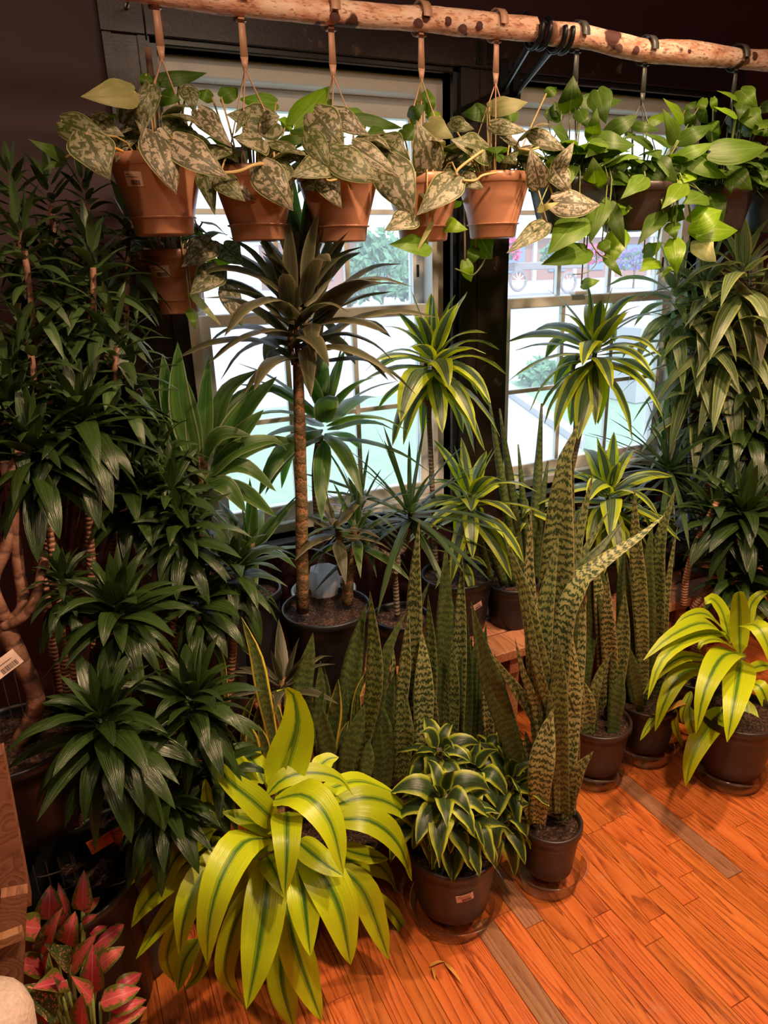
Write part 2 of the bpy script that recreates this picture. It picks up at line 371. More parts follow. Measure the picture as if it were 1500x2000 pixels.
class MB:
    def __init__(s): s.v = []; s.f = []; s.uv = []
    def add(s, v, f, uv=None):
        b = len(s.v); s.v += [tuple(p) for p in v]; s.f += [tuple(i + b for i in q) for q in f]
        s.uv += uv if uv else [(0, 0)] * len(v); return s
    def box(s, x0, x1, y0, y1, z0, z1):
        v = [(x, y, z) for x in (x0, x1) for y in (y0, y1) for z in (z0, z1)]
        return s.add(v, [(0, 1, 3, 2), (4, 6, 7, 5), (0, 4, 5, 1), (2, 3, 7, 6), (0, 2, 6, 4), (1, 5, 7, 3)])
    def bbox(s, x0, x1, y0, y1, z0, z1, b=.003):
        """box with chamfered vertical and top/bottom edges"""
        L = []
        for z, k in ((z0, b), (z0 + b, 0), (z1 - b, 0), (z1, b)):
            for (sx, sy) in ((0, 0), (1, 0), (1, 1), (0, 1)):
                x = x0 + k if sx == 0 else x1 - k; y = y0 + k if sy == 0 else y1 - k
                L.append((x, y, z))
        f = [(3, 2, 1, 0), (12, 13, 14, 15)]
        for r in range(3):
            for i in range(4):
                a = r * 4 + i; c = r * 4 + (i + 1) % 4; f.append((a, c, c + 4, a + 4))
        return s.add(L, f)
    def tube(s, pts, rad, n=8, cap=True, wob=0, uvlen=True):
        pts = [V(p) for p in pts]; k = len(pts)
        if not isinstance(rad, (list, tuple)): rad = [rad] * k
        v = []; uv = []; ln = 0; prev = None
        for i, p in enumerate(pts):
            T = (pts[min(i + 1, k - 1)] - pts[max(i - 1, 0)])
            T = T.normalized() if T.length > 1e-9 else V((0, 0, 1))
            if prev is None:
                a = T.orthogonal().normalized()
            else:
                a = (prev - T * prev.dot(T)); a = a.normalized() if a.length > 1e-6 else T.orthogonal().normalized()
            prev = a; b = T.cross(a)
            if i: ln += (p - pts[i - 1]).length
            for j in range(n):
                th = 2 * pi * j / n
                rr = rad[i] * (1 + (wob * noise.noise(p * 18 + V((cos(th), sin(th), 0)) * 1.3) if wob else 0))
                v.append(p + (a * cos(th) + b * sin(th)) * rr); uv.append((j / n, ln))
        f = []
        for i in range(k - 1):
            for j in range(n):
                f.append((i * n + j, i * n + (j + 1) % n, (i + 1) * n + (j + 1) % n, (i + 1) * n + j))
        if cap: f += [tuple(range(n - 1, -1, -1)), tuple(range((k - 1) * n, k * n))]
        return s.add(v, f, uv)
    def lathe(s, c, prof, n=32, closed=False, rib=0, nrib=0):
        c = V(c); v = []; k = len(prof)
        for r, z in prof:
            for j in range(n):
                th = 2 * pi * j / n; q = r * (1 + (rib * (1 if (j * nrib // n) % 2 else -1) if rib else 0))
                v.append(c + V((q * cos(th), q * sin(th), z)))
        f = []
        for i in range(k - 1):
            for j in range(n):
                f.append((i * n + j, i * n + (j + 1) % n, (i + 1) * n + (j + 1) % n, (i + 1) * n + j))
        if closed: f += [tuple(range(n - 1, -1, -1)), tuple(range((k - 1) * n, k * n))]
        return s.add(v, f)
    def build(s, name, mat, parent=None, smooth=False):
        return link_mesh(name, s.v, s.f, mat, parent, s.uv, smooth)
def spline(pts, n):
    """Catmull-Rom through pts, n samples"""
    P = [V(p) for p in pts]
    if len(P) == 2: P = [P[0], (P[0] + P[1]) / 2, P[1]]
    P = [P[0] * 2 - P[1]] + P + [P[-1] * 2 - P[-2]]
    out = []; m = len(P) - 3
    for i in range(n):
        g = i / (n - 1) * m; k = min(int(g), m - 1); t = g - k
        a, b, c, d = P[k:k + 4]
        out.append(.5 * ((2 * b) + (c - a) * t + (2 * a - 5 * b + 4 * c - d) * t * t + (3 * b - a - 3 * c + d) * t ** 3))
    return out
def prof(kind, t):
    if kind == 'lance': return (sin(pi * min(1, t ** .62)) ** .85) * (1 - .12 * t) + .10 * (1 - t)
    if kind == 'strap': return min(1, .45 + t * 2.2) * (1 - max(0, (t - .45) / .55) ** 1.7)
    if kind == 'narrow': return .55 + .45 * (1 - t) if t < .7 else (.685) * (1 - ((t - .7) / .3) ** 1.5)
    if kind == 'broad': return (sin(pi * min(1, t ** .70)) ** .75) * 1.0 + .16 * (1 - t)
    if kind == 'snake': return (.62 + .38 * min(1, t * 2.0)) * (1 - max(0, (t - .62) / .38) ** 1.55)
    if kind == 'heart':
        if t < .04: return .55 + t * 8
        return (1 - max(0, (t - .26) / .74) ** 1.55) * (.87 + .13 * min(1, (t - .04) / .2))
    if kind == 'ovate': return sin(pi * min(1, t ** .60)) ** .8
    return 1
def leaf(parent, pts, width, mat, kind='lance', side=None, fold=.25, wave=.0, n=10, ncross=5, curl=0, twist=0, metric=False, thick=0, name='leaf', lobes=0, bulk=None):
    Q = spline(pts, n * 4); acc = [0]
    for i in range(1, len(Q)): acc.append(acc[-1] + (Q[i] - Q[i - 1]).length)
    P = []; j = 0
    for i in range(n):
        g = acc[-1] * i / (n - 1)
        while j < len(Q) - 2 and acc[j + 1] < g: j += 1
        p = Q[j].lerp(Q[j + 1], min(1, max(0, (g - acc[j]) / max(1e-9, acc[j + 1] - acc[j]))))
        P.append(V((p.x, p.y if p.y < 2.0 else 2.0 + (p.y - 2.0) * .06, p.z)))
    ph = random.random() * 6.28
    L = sum((P[i + 1] - P[i]).length for i in range(n - 1))
    if side is None:
        ch = P[-1] - P[0]; side = ch.cross(V((0, 0, 1)))
        if side.length < 1e-4: side = V((1, 0, 0))
    side = V(side).normalized()
    v = []; uv = []; ln = 0
    rows = []
    for i, p in enumerate(P):
        t = i / (n - 1)
        T = (P[min(i + 1, n - 1)] - P[max(i - 1, 0)]).normalized()
        S = side - T * side.dot(T)
        S = S.normalized() if S.length > 1e-4 else T.orthogonal().normalized()
        N = S.cross(T)
        if twist:
            a = twist * t; S, N = S * cos(a) + N * sin(a), N * cos(a) - S * sin(a)
        if i: ln += (p - P[i - 1]).length
        w = max(prof(kind, t) * width * .5, width * .006)
        row = []
        for j in range(ncross):
            x = -1 + 2 * j / (ncross - 1)
            ax = abs(x)
            q = p + S * (x * w) + N * (fold * w * ax + wave * width * ax * ax * sin(t * 15 + ph + (1.4 if x > 0 else 0)) - curl * w * x * x)
            if lobes and i == 0: q = q - T * (lobes * width * ax * (1.35 - ax) * 1.6)
            row.append(q); uv.append(((x + 1) / 2, ln if metric else t))
        v += row; rows.append(N)
    f = []
    for i in range(n - 1):
        for j in range(ncross - 1):
            a = i * ncross + j; f.append((a, a + 1, a + ncross + 1, a + ncross))
    if thick:
        m = len(v)
        v2 = []
        for i in range(n):
            for j in range(ncross):
                x = -1 + 2 * j / (ncross - 1)
                v2.append(v[i * ncross + j] - rows[i] * (thick * (1 - x * x * .97) * min(1, prof(kind, i / (n - 1)) + .1)))
        v += v2; uv += uv
        f += [tuple(m + k for k in reversed(q)) for q in f]
        for i in range(n - 1):
            a, b = i * ncross, (i + 1) * ncross
            f.append((a, b, b + m, a + m)); a += ncross - 1; b += ncross - 1; f.append((a + m, b + m, b, a))
    if bulk is not None: bulk.add(v, f, uv); return None
    return link_mesh(name, v, f, ML[mat] if isinstance(mat, str) else mat, parent, uv)
TOC = V((-.25, -.9, .35))
def pxleaf(parent, org, sc, pts, wpx, Y0, mat, kind='broad', nz=.7, fold=.2, wave=.02, n=11, thick=0, metric=False, curl=0, twist=0, lobes=0, roll=0, ncross=5):
    """leaf laid out from points measured on a zoomed crop of the photograph: (x, y, depth offset)"""
    W = [at(org[0] + p[0] / sc, org[1] + p[1] / sc, Y0 + (p[2] if len(p) > 2 else 0)) for p in pts]
    mid = W[len(W) // 2]
    wd = wpx / sc * mpp(mid)
    ch = W[-1] - W[0]
    nh = ((CAMP - mid).normalized() + V((0, 0, nz)) + V((roll, 0, 0)))
    side = ch.cross(nh)
    if side.length < 1e-4: side = V((1, 0, 0))
    return leaf(parent, W, wd, mat, kind, side, fold, wave, n, ncross, curl, twist, metric, thick, lobes=lobes)
def rosette(parent, C, L, n, wr, mat, kind='lance', ein=82, eout=-18, droop=.5, stem=.05, axis=(0, 0, 1), fold=.3, wave=.0, curl=0, nseg=8, jit=.14, pw=.85, tw=.35, ncross=5, bulk=None):
    C = V(C); ax = V(axis).normalized(); h0 = ax.orthogonal().normalized(); h1 = ax.cross(h0)
    a0 = random.random() * 6.28
    for i in range(n):
        t = (i + .5) / n
        az = a0 + i * 2.39996 + random.uniform(-.25, .25)
        e = radians(ein + (eout - ein) * t ** pw + random.uniform(-9, 9))
        h = h0 * cos(az) + h1 * sin(az)
        Li = L * (.62 + .38 * min(1, t * 2.5)) * random.uniform(1 - jit * 1.4, 1 + jit)
        b = C - ax * (stem * t) + h * (.006 + .004 * t)
        d0 = h * cos(e) + ax * sin(e)
        dr = droop * (.35 + .65 * t) * random.uniform(.5, 1.4)
        d1 = (d0 - V((0, 0, dr))).normalized(); d2 = (d1 - V((0, 0, dr * 1.1))).normalized()
        p1 = b + d0 * Li * .36; p2 = p1 + d1 * Li * .34; p3 = p2 + d2 * Li * .30
        side = h.cross(ax) + V((random.uniform(-.2, .2), random.uniform(-.2, .2), random.uniform(-.25, .25)))
        leaf(parent, [b, p1, p2, p3], Li * wr * random.uniform(.85, 1.15), mat, kind, -side, fold, wave, nseg, ncross, curl, random.uniform(-tw, tw), bulk=bulk if (bulk is not None and i % 9 > 4) else None)
def pot(parent, C, r, h, mat, lip=.006, rbot=.78, ribs=0, soil=True, soil_drop=.02, name='pot', n=40):
    """C = centre of the pot's base"""
    rb = r * rbot; m = MB()
    p = [(.001, 0), (rb - .004, 0), (rb, .004)]
    p += [(rb + (r - rb) * k, (h - .022) * k) for k in (.2, .4, .6, .8)]
    rt = r
    p += [(rt, h - .022), (rt + lip, h - .020), (rt + lip, h - .003), (rt + lip - .002, h), (rt - .001, h), (rt - .003, h - .01), (rt - .005, h - soil_drop - .012), (.001, h - soil_drop - .02)]
    m.lathe(C, p, n)
    o = m.build(name, mat, parent, True)
    if soil:
        s = MB(); C2 = V(C) + V((0, 0, h - soil_drop)); k = 24
        v = [C2 + V((0, 0, .004))]; f = []
        for q in range(1, 7):
            for j in range(k):
                th = 2 * pi * j / k; rr = (r - .004) * q / 6
                v.append(C2 + V((rr * cos(th), rr * sin(th), (noise.noise(V((rr * 60 * cos(th), rr * 60 * sin(th), r * 99))) * .006 if q < 6 else 0))))
        for j in range(k): f.append((0, 1 + j, 1 + (j + 1) % k))
        for q in range(5):
            for j in range(k):
                a = 1 + q * k + j; b = 1 + q * k + (j + 1) % k; f.append((a, a + k, b + k, b))
        s.add(v, f); s.build('soil', M_SOIL, parent, True)
    return o
def sticker(parent, C, nrm, w, h, tilt=0, mat=None, bars=True, lines=True, wrap=None):
    """paper price label with printed lines and a bar code, a curved-free small card on a pot"""
    C = V(C); N = V(nrm).normalized(); U = V((0, 0, 1)).cross(N).normalized(); W = N.cross(U); U0 = U.copy()
    U, W = U * cos(tilt) + W * sin(tilt), W * cos(tilt) - U * sin(tilt)
    def card(x0, x1, y0, y1, d0, d1):
        k = 6 if wrap and x1 - x0 > w * .2 else 1
        v = []
        for d in (d0, d1):
            for y in (y0, y1):
                for i in range(k + 1):
                    x = x0 + (x1 - x0) * i / k
                    q = C + U * x + W * y
                    if wrap:
                        Q, r, hh, rb = wrap; s = (q - C).dot(U0); z = q.z
                        kk = min(1, max(0, (z - Q.z) / (hh - .022))); rr = r * (rb + (1 - rb) * kk) + .0006 + d
                        a = math.atan2(C.y - Q.y, C.x - Q.x) + s / rr
                        q = V((Q.x + rr * cos(a), Q.y + rr * sin(a), z))
                    else: q = q + N * d
                    v.append(q)
        n = k + 1; f = []
        for i in range(k):
            f += [(i, i + n, i + n + 1, i + 1), (2 * n + i, 2 * n + i + 1, 3 * n + i + 1, 3 * n + i), (i, i + 1, 2 * n + i + 1, 2 * n + i), (n + i, 3 * n + i, 3 * n + i + 1, n + i + 1)]
        f += [(0, 2 * n, 3 * n, n), (k, n + k, 3 * n + k, 2 * n + k)]
        return v, f
    o = link_mesh('price_label', *card(-w / 2, w / 2, -h / 2, h / 2, 0, .0008), mat or M_LABEL, parent, None, False)
    m = MB()
    if bars:
        x = -w * .18
        while x < w * .36:
            b = w * random.choice((.012, .02, .03)); m.add(*card(x, x + b, -h * .42, -h * .08, .0008, .0010)); x += b + w * random.choice((.012, .02))
    if lines:
        m.add(*card(-w * .42, -w * .2, h * .28, h * .33, .0008, .0010)); m.add(*card(-w * .42, w * .3, h * .1, h * .14, .0008, .0010))
    if m.v: m.build('printing', M_INK, o)
    return o
def saucer(C, r, h, label):
    o = thing('clear_saucer', label, 'saucer', C, 'clear plastic saucers on the floor')
    m = MB(); p = [(.001, .0015), (r * .74, .0015), (r * .80, .004)]
    for k in range(5):
        z = .006 + k * h * .12; rr = r * (.80 + .02 * k); p += [(rr + .0022, z), (rr, z + h * .06)]
    p += [(r * .93, h * .66), (r * 1.02, h * .86), (r * 1.12, h), (r * 1.13, h - .002)]
    m.lathe(C, p, 48); m.build('dish', M_CLEAR, o, True)
    return o
def cane(parent, pts, r0, r1, mat, name='cane', n=10, wob=.06, k=None):
    P = spline(pts, k or max(6, len(pts) * 5)); m = MB()
    m.tube(P, [r0 + (r1 - r0) * i / (len(P) - 1) for i in range(len(P))], n, True, wob); return m.build(name, mat, parent, True)
#@@PART2
# ------------------------------------------------------------------ room shell
WY = 2.05
WX = [.372, 1.212, 1.424, 2.292]; WZ0, WZ1 = .745, 2.085
RX0, RX1, RY0, RZ1 = -1.9, 3.9, -2.4, 2.75
m = MB()
for (a, b, z0, z1) in ((RX0, WX[0], 0, RZ1), (WX[1], WX[2], 0, RZ1), (WX[3], RX1, 0, RZ1), (WX[0], WX[1], 0, WZ0), (WX[0], WX[1], WZ1, RZ1), (WX[2], WX[3], 0, WZ0), (WX[2], WX[3], WZ1, RZ1)):
    m.box(a, b, WY, WY + .16, z0, z1)
struct(m.build('wall_back', M_WALL))
struct(MB().box(RX0 - .1, RX0, RY0, WY + .16, 0, RZ1).build('wall_left', M_WALL))
struct(MB().box(RX1, RX1 + .1, RY0, WY + .16, 0, RZ1).build('wall_right', M_WALL))
struct(MB().box(RX0 - .1, RX1 + .1, RY0 - .1, RY0, 0, RZ1).build('wall_front', M_WALL))
struct(MB().box(RX0 - .1, RX1 + .1, RY0 - .1, WY + .16, RZ1, RZ1 + .1).build('ceiling', M_CEIL))
struct(MB().bbox(RX0, RX1, WY - .018, WY, 0, .13, .004).build('baseboard_back', M_TRIM))
def trim(n, boxes, mat=M_TRIM):
    mm = MB()
    for b in boxes: mm.bbox(*b, .003)
    return struct(mm.build('trim_%d' % n, mat))
hz = 2.215
trim(1, [(WX[0] - .105, WX[0] - .045, WY - .026, WY, .13, hz - .115), (WX[0] - .045, WX[0] - .018, WY - .034, WY, .13, hz - .115), (WX[0] - .125, WX[0] - .105, WY - .036, WY, .13, hz - .115)])
trim(2, [(WX[1] + .05, WX[2] - .02, WY - .024, WY, .13, hz - .115), (WX[1] + .086, WX[1] + .094, WY - .028, WY, .13, hz - .115)])
trim(3, [(WX[3] + .02, WX[3] + .095, WY - .026, WY, .13, hz - .115), (WX[3] + .095, WX[3] + .115, WY - .036, WY, .13, hz - .115)])
trim(4, [(WX[0] - .125, WX[3] + .115, WY - .027, WY, hz - .115, hz - .03), (WX[0] - .135, WX[3] + .125, WY - .042, WY, hz - .03, hz)])
k = []
for a, b in ((WX[0], WX[1]), (WX[2], WX[3])):
    k += [(a - .018, a, WY - .016, WY + .08, WZ0, WZ1 + .02), (b, b + .018, WY - .016, WY + .08, WZ0, WZ1 + .02), (a - .018, b + .018, WY - .016, WY + .08, WZ1, WZ1 + .018), (a - .03, b + .03, WY - .05, WY + .08, WZ0 - .025, WZ0)]
k.append((WX[1] + .018, WX[1] + .05, WY - .032, WY, .13, hz - .115))
trim(5, k, M_TRIMK)
RAIL = at(640, 615, 2.12).z
def window(n, x0, x1):
    o = struct(thing('window_%d' % n, 'x', 'x', ((x0 + x1) / 2, WY, WZ0)))
    del o['label']; del o['category']
    fr = MB(); y0, y1 = WY + .045, WY + .155; fw = .040
    for b in ((x0, x0 + fw, y0, y1, WZ0, WZ1), (x1 - fw, x1, y0, y1, WZ0, WZ1), (x0 + fw, x1 - fw, y0, y1, WZ1 - .048, WZ1), (x0 + fw, x1 - fw, y0, y1, WZ0, WZ0 + .035)): fr.bbox(*b, .004)
    fr.build('window_frame', M_VINYL, o)
    a, b = x0 + fw, x1 - fw
    for nm, z0, z1, ys in (('upper_sash', RAIL - .018, WZ1 - .048, WY + .108), ('lower_sash', WZ0 + .035, RAIL + .018, WY + .072)):
        s = MB(); sw = .036
        for bb in ((a, a + sw, ys, ys + .034, z0, z1), (b - sw, b, ys, ys + .034, z0, z1), (a + sw, b - sw, ys, ys + .034, z1 - (.055 if nm[0] == 'u' else .036), z1), (a + sw, b - sw, ys, ys + .034, z0, z0 + (.036 if nm[0] == 'u' else .05))): s.bbox(*bb, .003)
        so = s.build(nm, M_VINYL, o)
        MB().box(a + sw, b - sw, ys + .014, ys + .018, z0 + .03, z1 - .03).build('pane', M_GLASS, so)
        for q in (1, 2):
            xm = a + sw + (b - a - 2 * sw) * q / 3
            MB().bbox(xm - .008, xm + .008, ys + .008, ys + .024, z0 + .03, z1 - .03, .002).build('muntin', M_VINYL, so)
        zm = (z0 + z1) / 2
        MB().bbox(a + sw, b - sw, ys + .009, ys + .023, zm - .008, zm + .008, .002).build('muntin', M_VINYL, so)
    MB().bbox(a + .30, a + .36, WY + .052, WY + .085, RAIL + .018, RAIL + .032, .004).build('sash_lock', M_VINYL, o)
    MB().bbox(b - .024, b - .016, WY + .104, WY + .110, RAIL + .10, RAIL + .14, .002).build('latch_slot', M_METAL, o)
window(1, WX[0], WX[1]); window(2, WX[2], WX[3])

# ------------------------------------------------------------------ floor of single oak boards
fl = struct(MB().box(RX0, RX1, RY0, WY, -.06, -.008).build('floor', M_GAP))
BW, BX = .0563, .724
joints = {}
for (px, py) in ((1280, 1793), (1275, 1840), (1440, 1960), (1193, 1605), (1220, 1590), (1170, 1620), (1338, 1708), (1433, 1710), (1350, 1590), (1140, 1852), (1166, 1839), (985, 1783), (1047, 1804), (1176, 1784), (1345, 1763), (1262, 1745), (1448, 1610)):
    P = on_z(px, py, 0); joints.setdefault(int((P.x - BX) // BW), []).append(P.y)
dark = []
for (px, py) in ((990, 1890), (1030, 1775), (1330, 1625)):
    P = on_z(px, py, 0); dark.append((int((P.x - BX) // BW), P.y))
rest = MB()
def board(mm, x0, x1, y0, y1):
    g = .0005; b = .0009; x0 += g; x1 -= g; y0 += g * 1.3; y1 -= g * 1.3
    v = [(x0, y0, -.007), (x1, y0, -.007), (x1, y1, -.007), (x0, y1, -.007), (x0, y0, -b), (x1, y0, -b), (x1, y1, -b), (x0, y1, -b), (x0 + b, y0 + b, 0), (x1 - b, y0 + b, 0), (x1 - b, y1 - b, 0), (x0 + b, y1 - b, 0)]
    f = [(8, 9, 10, 11)]
    for r in (0, 4):
        for i in range(4): f.append((r + i, r + (i + 1) % 4, r + 4 + (i + 1) % 4, r + 4 + i))
    mm.add(v, f)
c0, c1 = int((RX0 - BX) // BW) + 1, int((RX1 - BX) // BW)
for c in range(c0, c1):
    x0 = BX + c * BW; x1 = x0 + BW
    near = -.22 < x0 < 2.35
    js = sorted(joints.get(c, []))
    y = RY0; cuts = []
    rr = random.Random(c * 31 + 5)
    y = RY0 + rr.uniform(.1, .8)
    while y < WY - .15:
        if not any(abs(y - j) < .42 for j in js): cuts.append(y)
        y += rr.uniform(.8, 1.7)
    cuts = sorted([RY0 + .001, WY - .001] + cuts + js)
    for a, b in zip(cuts, cuts[1:]):
        if near and b > .40:
            mm = MB(); board(mm, x0, x1, a, b)
            d = any(dc == c and a < dy < b for dc, dy in dark)
            mm.build('floor_board', M_OAKD if d else M_OAK, fl)
        else: board(rest, x0, x1, a, b)
o = rest.build('floor_boards_beyond', M_OAK, fl); o['kind'] = 'stuff'

# ------------------------------------------------------------------ the street outside
GZ = -.25
gr = MB(); gr.box(-60, 90, WY + .5, 110, GZ - .2, GZ); struct(gr.build('floor_lawn', M_LAWN))
def ground_poly(name, px, z, mat, th=.05):
    P = [on_z(x, y, GZ) for x, y in px]; n = len(P)
    v = [(p.x, p.y, GZ - .02) for p in P] + [(p.x, p.y, GZ + th) for p in P]
    f = [tuple(range(n - 1, -1, -1)), tuple(range(n, 2 * n))] + [(i, (i + 1) % n, n + (i + 1) % n, n + i) for i in range(n)]
    return struct(link_mesh(name, v, f, mat, None, None, False))
ground_poly('floor_road', [(280, 738), (560, 724), (760, 712), (1010, 692), (1340, 672), (1340, 640), (1010, 655), (700, 668), (280, 690)], GZ, M_ROAD, .02)
ground_poly('floor_sidewalk', [(950, 985), (1130, 1010), (1135, 885), (1060, 830), (985, 775), (930, 780)], GZ, M_WALK, .04)
ground_poly('floor_sidewalk_kerb', [(985, 774), (1060, 829), (1135, 884), (1142, 872), (1070, 815), (995, 762)], GZ, M_WALK, .12)
v = [(-12, 9.5, GZ - .01), (70, 9.5, GZ - .01), (70, 18, .45), (-12, 18, .45), (70, 62, .45), (-12, 62, .45), (-12, 62, -1), (70, 62, -1), (70, 9.5, -1), (-12, 9.5, -1)]
struct(link_mesh('floor_far_bank', v, [(0, 1, 2, 3), (3, 2, 4, 5), (5, 4, 7, 6), (9, 8, 1, 0), (6, 7, 8, 9), (0, 3, 5, 6, 9), (1, 8, 7, 4, 2)], M_ROAD, None, None, False))
def shrub(C, rx, rz, label, mats, n=240, name='flower_shrub', leafsz=.13):
    o = thing(name, label, 'shrub', (C[0], C[1], C[2]))
    rr = random.Random(int(C[0] * 100))
    for mi, (mat, cnt, nm) in enumerate(mats):
        mm = MB()
        for i in range(cnt):
            th = rr.uniform(0, 6.28); ph = math.acos(rr.uniform(-.3, 1)); q = rr.uniform(.55, 1) if mi == 0 else rr.uniform(.9, 1.08)
            p = V(C) + V((rx * q * sin(ph) * cos(th), rx * q * sin(ph) * sin(th), rz * .35 + rz * .8 * q * cos(ph)))
            a = V((rr.uniform(-1, 1), rr.uniform(-1, 1), rr.uniform(-1, 1))).normalized(); b = a.orthogonal().normalized(); s = leafsz * rr.uniform(.6, 1.3)
            mm.add([p - a * s, p + b * s * .5, p + a * s, p - b * s * .5, p + a.cross(b) * s * .3], [(0, 1, 4), (1, 2, 4), (2, 3, 4), (3, 0, 4)])
        q = mm.build(nm, mat, o); q['kind'] = 'stuff'
    mm = MB()
    for k in range(5): mm.tube([V((C[0], C[1], (.44 if C[1] > 17.9 else GZ))), V(C), V(C) + V((rr.uniform(-.3, .3) * rx, rr.uniform(-.3, .3) * rx, rz * .8))], [.05, .04, .015], 6)
    mm.build('stem', M_TRUNK, o)
    return o
def gp(px, py, d):
    r = ray(px, py); return CAMP + r * (d / r.y)
for (px, py, d, rx, rz, lab, mats) in (
    (985, 500, 22, .5, .75, 'pink flowering basket over the cart wheel', [(M_SHRUB, 160, 'foliage'), (M_FPINK, 230, 'blossom')]),
    (1085, 505, 23, .6, .8, 'green shrub between the two pink flower baskets', [(M_SHRUB, 330, 'foliage')]),
    (1150, 508, 23, .95, .65, 'wide pink and magenta flower basket across the road', [(M_SHRUB, 200, 'foliage'), (M_FPINK, 160, 'blossom'), (M_FMAG, 160, 'blossom')]),
    (1240, 520, 24, .9, .8, 'purple flowering shrub across the road', [(M_SHRUB, 160, 'foliage'), (M_FPUR, 260, 'blossom')]),
    (805, 528, 21, .5, .5, 'red and pink flower tub seen through the first window', [(M_SHRUB, 140, 'foliage'), (M_FPINK, 210, 'blossom')]),
    (1060, 762, 9, .35, .35, 'pale grey-green clump on the sunny lawn', [(M_SHRUB, 160, 'foliage')])):
    P = gp(px, py, d); P.z = max(P.z - rz * .3, GZ) if py < 700 else GZ
    shrub(P, rx, rz, lab, mats)
P = gp(745, 560, 19); P.z = .45
shrub(P, 1.0, 1.9, 'green leafy tree across the road', [(M_SHRUB, 700, 'foliage')], name='street_tree', leafsz=.2)
wg = thing('flower_cart', 'pale spoked cart wheel under pink flowers across the road', 'cart', gp(1035, 560, 22))
for q, (px, py) in enumerate(((1012, 548), (1110, 552))):
    C = gp(px, py, 22); mm = MB()
    mm.tube([C + V((.34 * cos(a), 0, .34 * sin(a))) for a in [i * pi / 12 for i in range(25)]], .055, 6, False); 
    wh = mm.build('wheel', M_TYRE, wg); ms = MB()
    for k in range(5):
        a = k * pi / 5; ms.tube([C - V((.33 * cos(a), 0, .33 * sin(a))), C + V((.33 * cos(a), 0, .33 * sin(a)))], .02, 5)
    ms.build('spokes', M_STYRO, wh)
A, B = gp(1005, 520, 22), gp(1125, 520, 22.6)
MB().bbox(A.x, B.x, A.y, A.y + .8, A.z - .15, A.z + .12, .03).build('cart_bed', M_TYRE, wg)
hs = thing('brick_house', 'red brick house front across the road behind the flowers', 'house', gp(900, 560, 44))
A, B = gp(560, 500, 44), gp(1500, 500, 46)
MB().box(A.x, B.x, 44, 50, GZ, 3.3).build('wall', M_BRICK, hs)
MB().box(A.x - .5, B.x + .5, 43.4, 50.5, 3.3, 3.6).build('roof_edge', M_STYRO, hs)
for k in range(12):
    x = A.x + 1.5 + k * (B.x - A.x) / 12.5
    MB().bbox(x, x + 1.5, 43.9, 44.1, 1.0, 2.8, .03).build('window', M_PAINTB, hs)
    MB().bbox(x + 2.2, x + 2.5, 43.8, 44.1, GZ, 3.3, .02).build('pilaster', M_STYRO, hs)
pb = MB(); P = on_z(1240, 790, GZ); pb.bbox(P.x, P.x + .5, P.y, P.y + .5, GZ, GZ + 1.0, .02); tag(pb.build('concrete_pier', M_WALK), 'grey concrete pier on the lawn outside the right window', 'pier')

# ------------------------------------------------------------------ bench along the wall
bx0, bx1, BZ = .36, 2.62, .435
be = thing('plant_bench', 'long low wooden plank bench under the windows', 'bench', ((bx0 + bx1) / 2, 1.78, 0))
for y0 in (1.56, 1.675, 1.79, 1.905):
    MB().bbox(bx0, bx1, y0, y0 + .107, BZ - .035, BZ, .004).build('plank', M_BENCH, be)
for x in (.45, 1.15, 1.85, 2.5):
    for y in (1.60, 1.96): MB().bbox(x, x + .05, y, y + .04, 0, BZ - .10, .003).build('leg', M_BENCH, be)
    MB().bbox(x, x + .05, 1.58, 1.99, BZ - .10, BZ - .036, .003).build('cross_rail', M_BENCH, be)

# ------------------------------------------------------------------ birch poles, brackets, hooks
def pole(name, label, px, Y, rad):
    P = [at(x, y, Y) for x, y in px]
    o = thing(name, label, 'branch', P[0])
    S = spline(P, 40); m = MB()
    m.tube(S, [rad * (1 + .16 * noise.noise(p * 7)) for p in S], 14, True, .10); m.build('birch_log', M_BIRCH, o, True)
    return o, S
pA, SA = pole('birch_pole', 'peeling birch pole over the left window, terracotta pots hanging from it', [(40, -62), (250, -28), (450, 2), (640, 24), (830, 38), (960, 50), (1042, 58)], 1.60, .0255)
pB, SB = pole('birch_pole', 'peeling birch pole over the right window, dark pots hanging from it', [(1078, 66), (1150, 74), (1255, 98), (1350, 104), (1440, 114), (1560, 122), (1700, 130)], 1.585, .0270)
for po, spots in ((pA, ((818, 44), (832, 30), (936, 47), (905, 54), (875, 38), (655, 30))), (pB, ((1243, 96), (1345, 98), (1475, 108), (1460, 116), (1210, 92)))):
    for (x, y) in spots:
        C = at(x, y, po.location.y - .0235); mm = MB()
        mm.lathe((0, 0, 0), [(.001, .004), (.006, .0035), (.009, .0015), (.012, -.003)], 10)
        R = (V((0, -.1, .03))).to_track_quat('Z', 'Y').to_matrix()
        mm.v = [tuple(R @ V(q) + C) for q in mm.v]; mm.build('knot', M_KNOT, po, True)
mm = MB(); e = at(1078, 66, 1.585); d = (SB[0] - SB[1]).normalized()
mm.tube([e + d * .0005, e + d * .003], .0225, 14); mm.build('cut_end', M_CUT, pB, True)
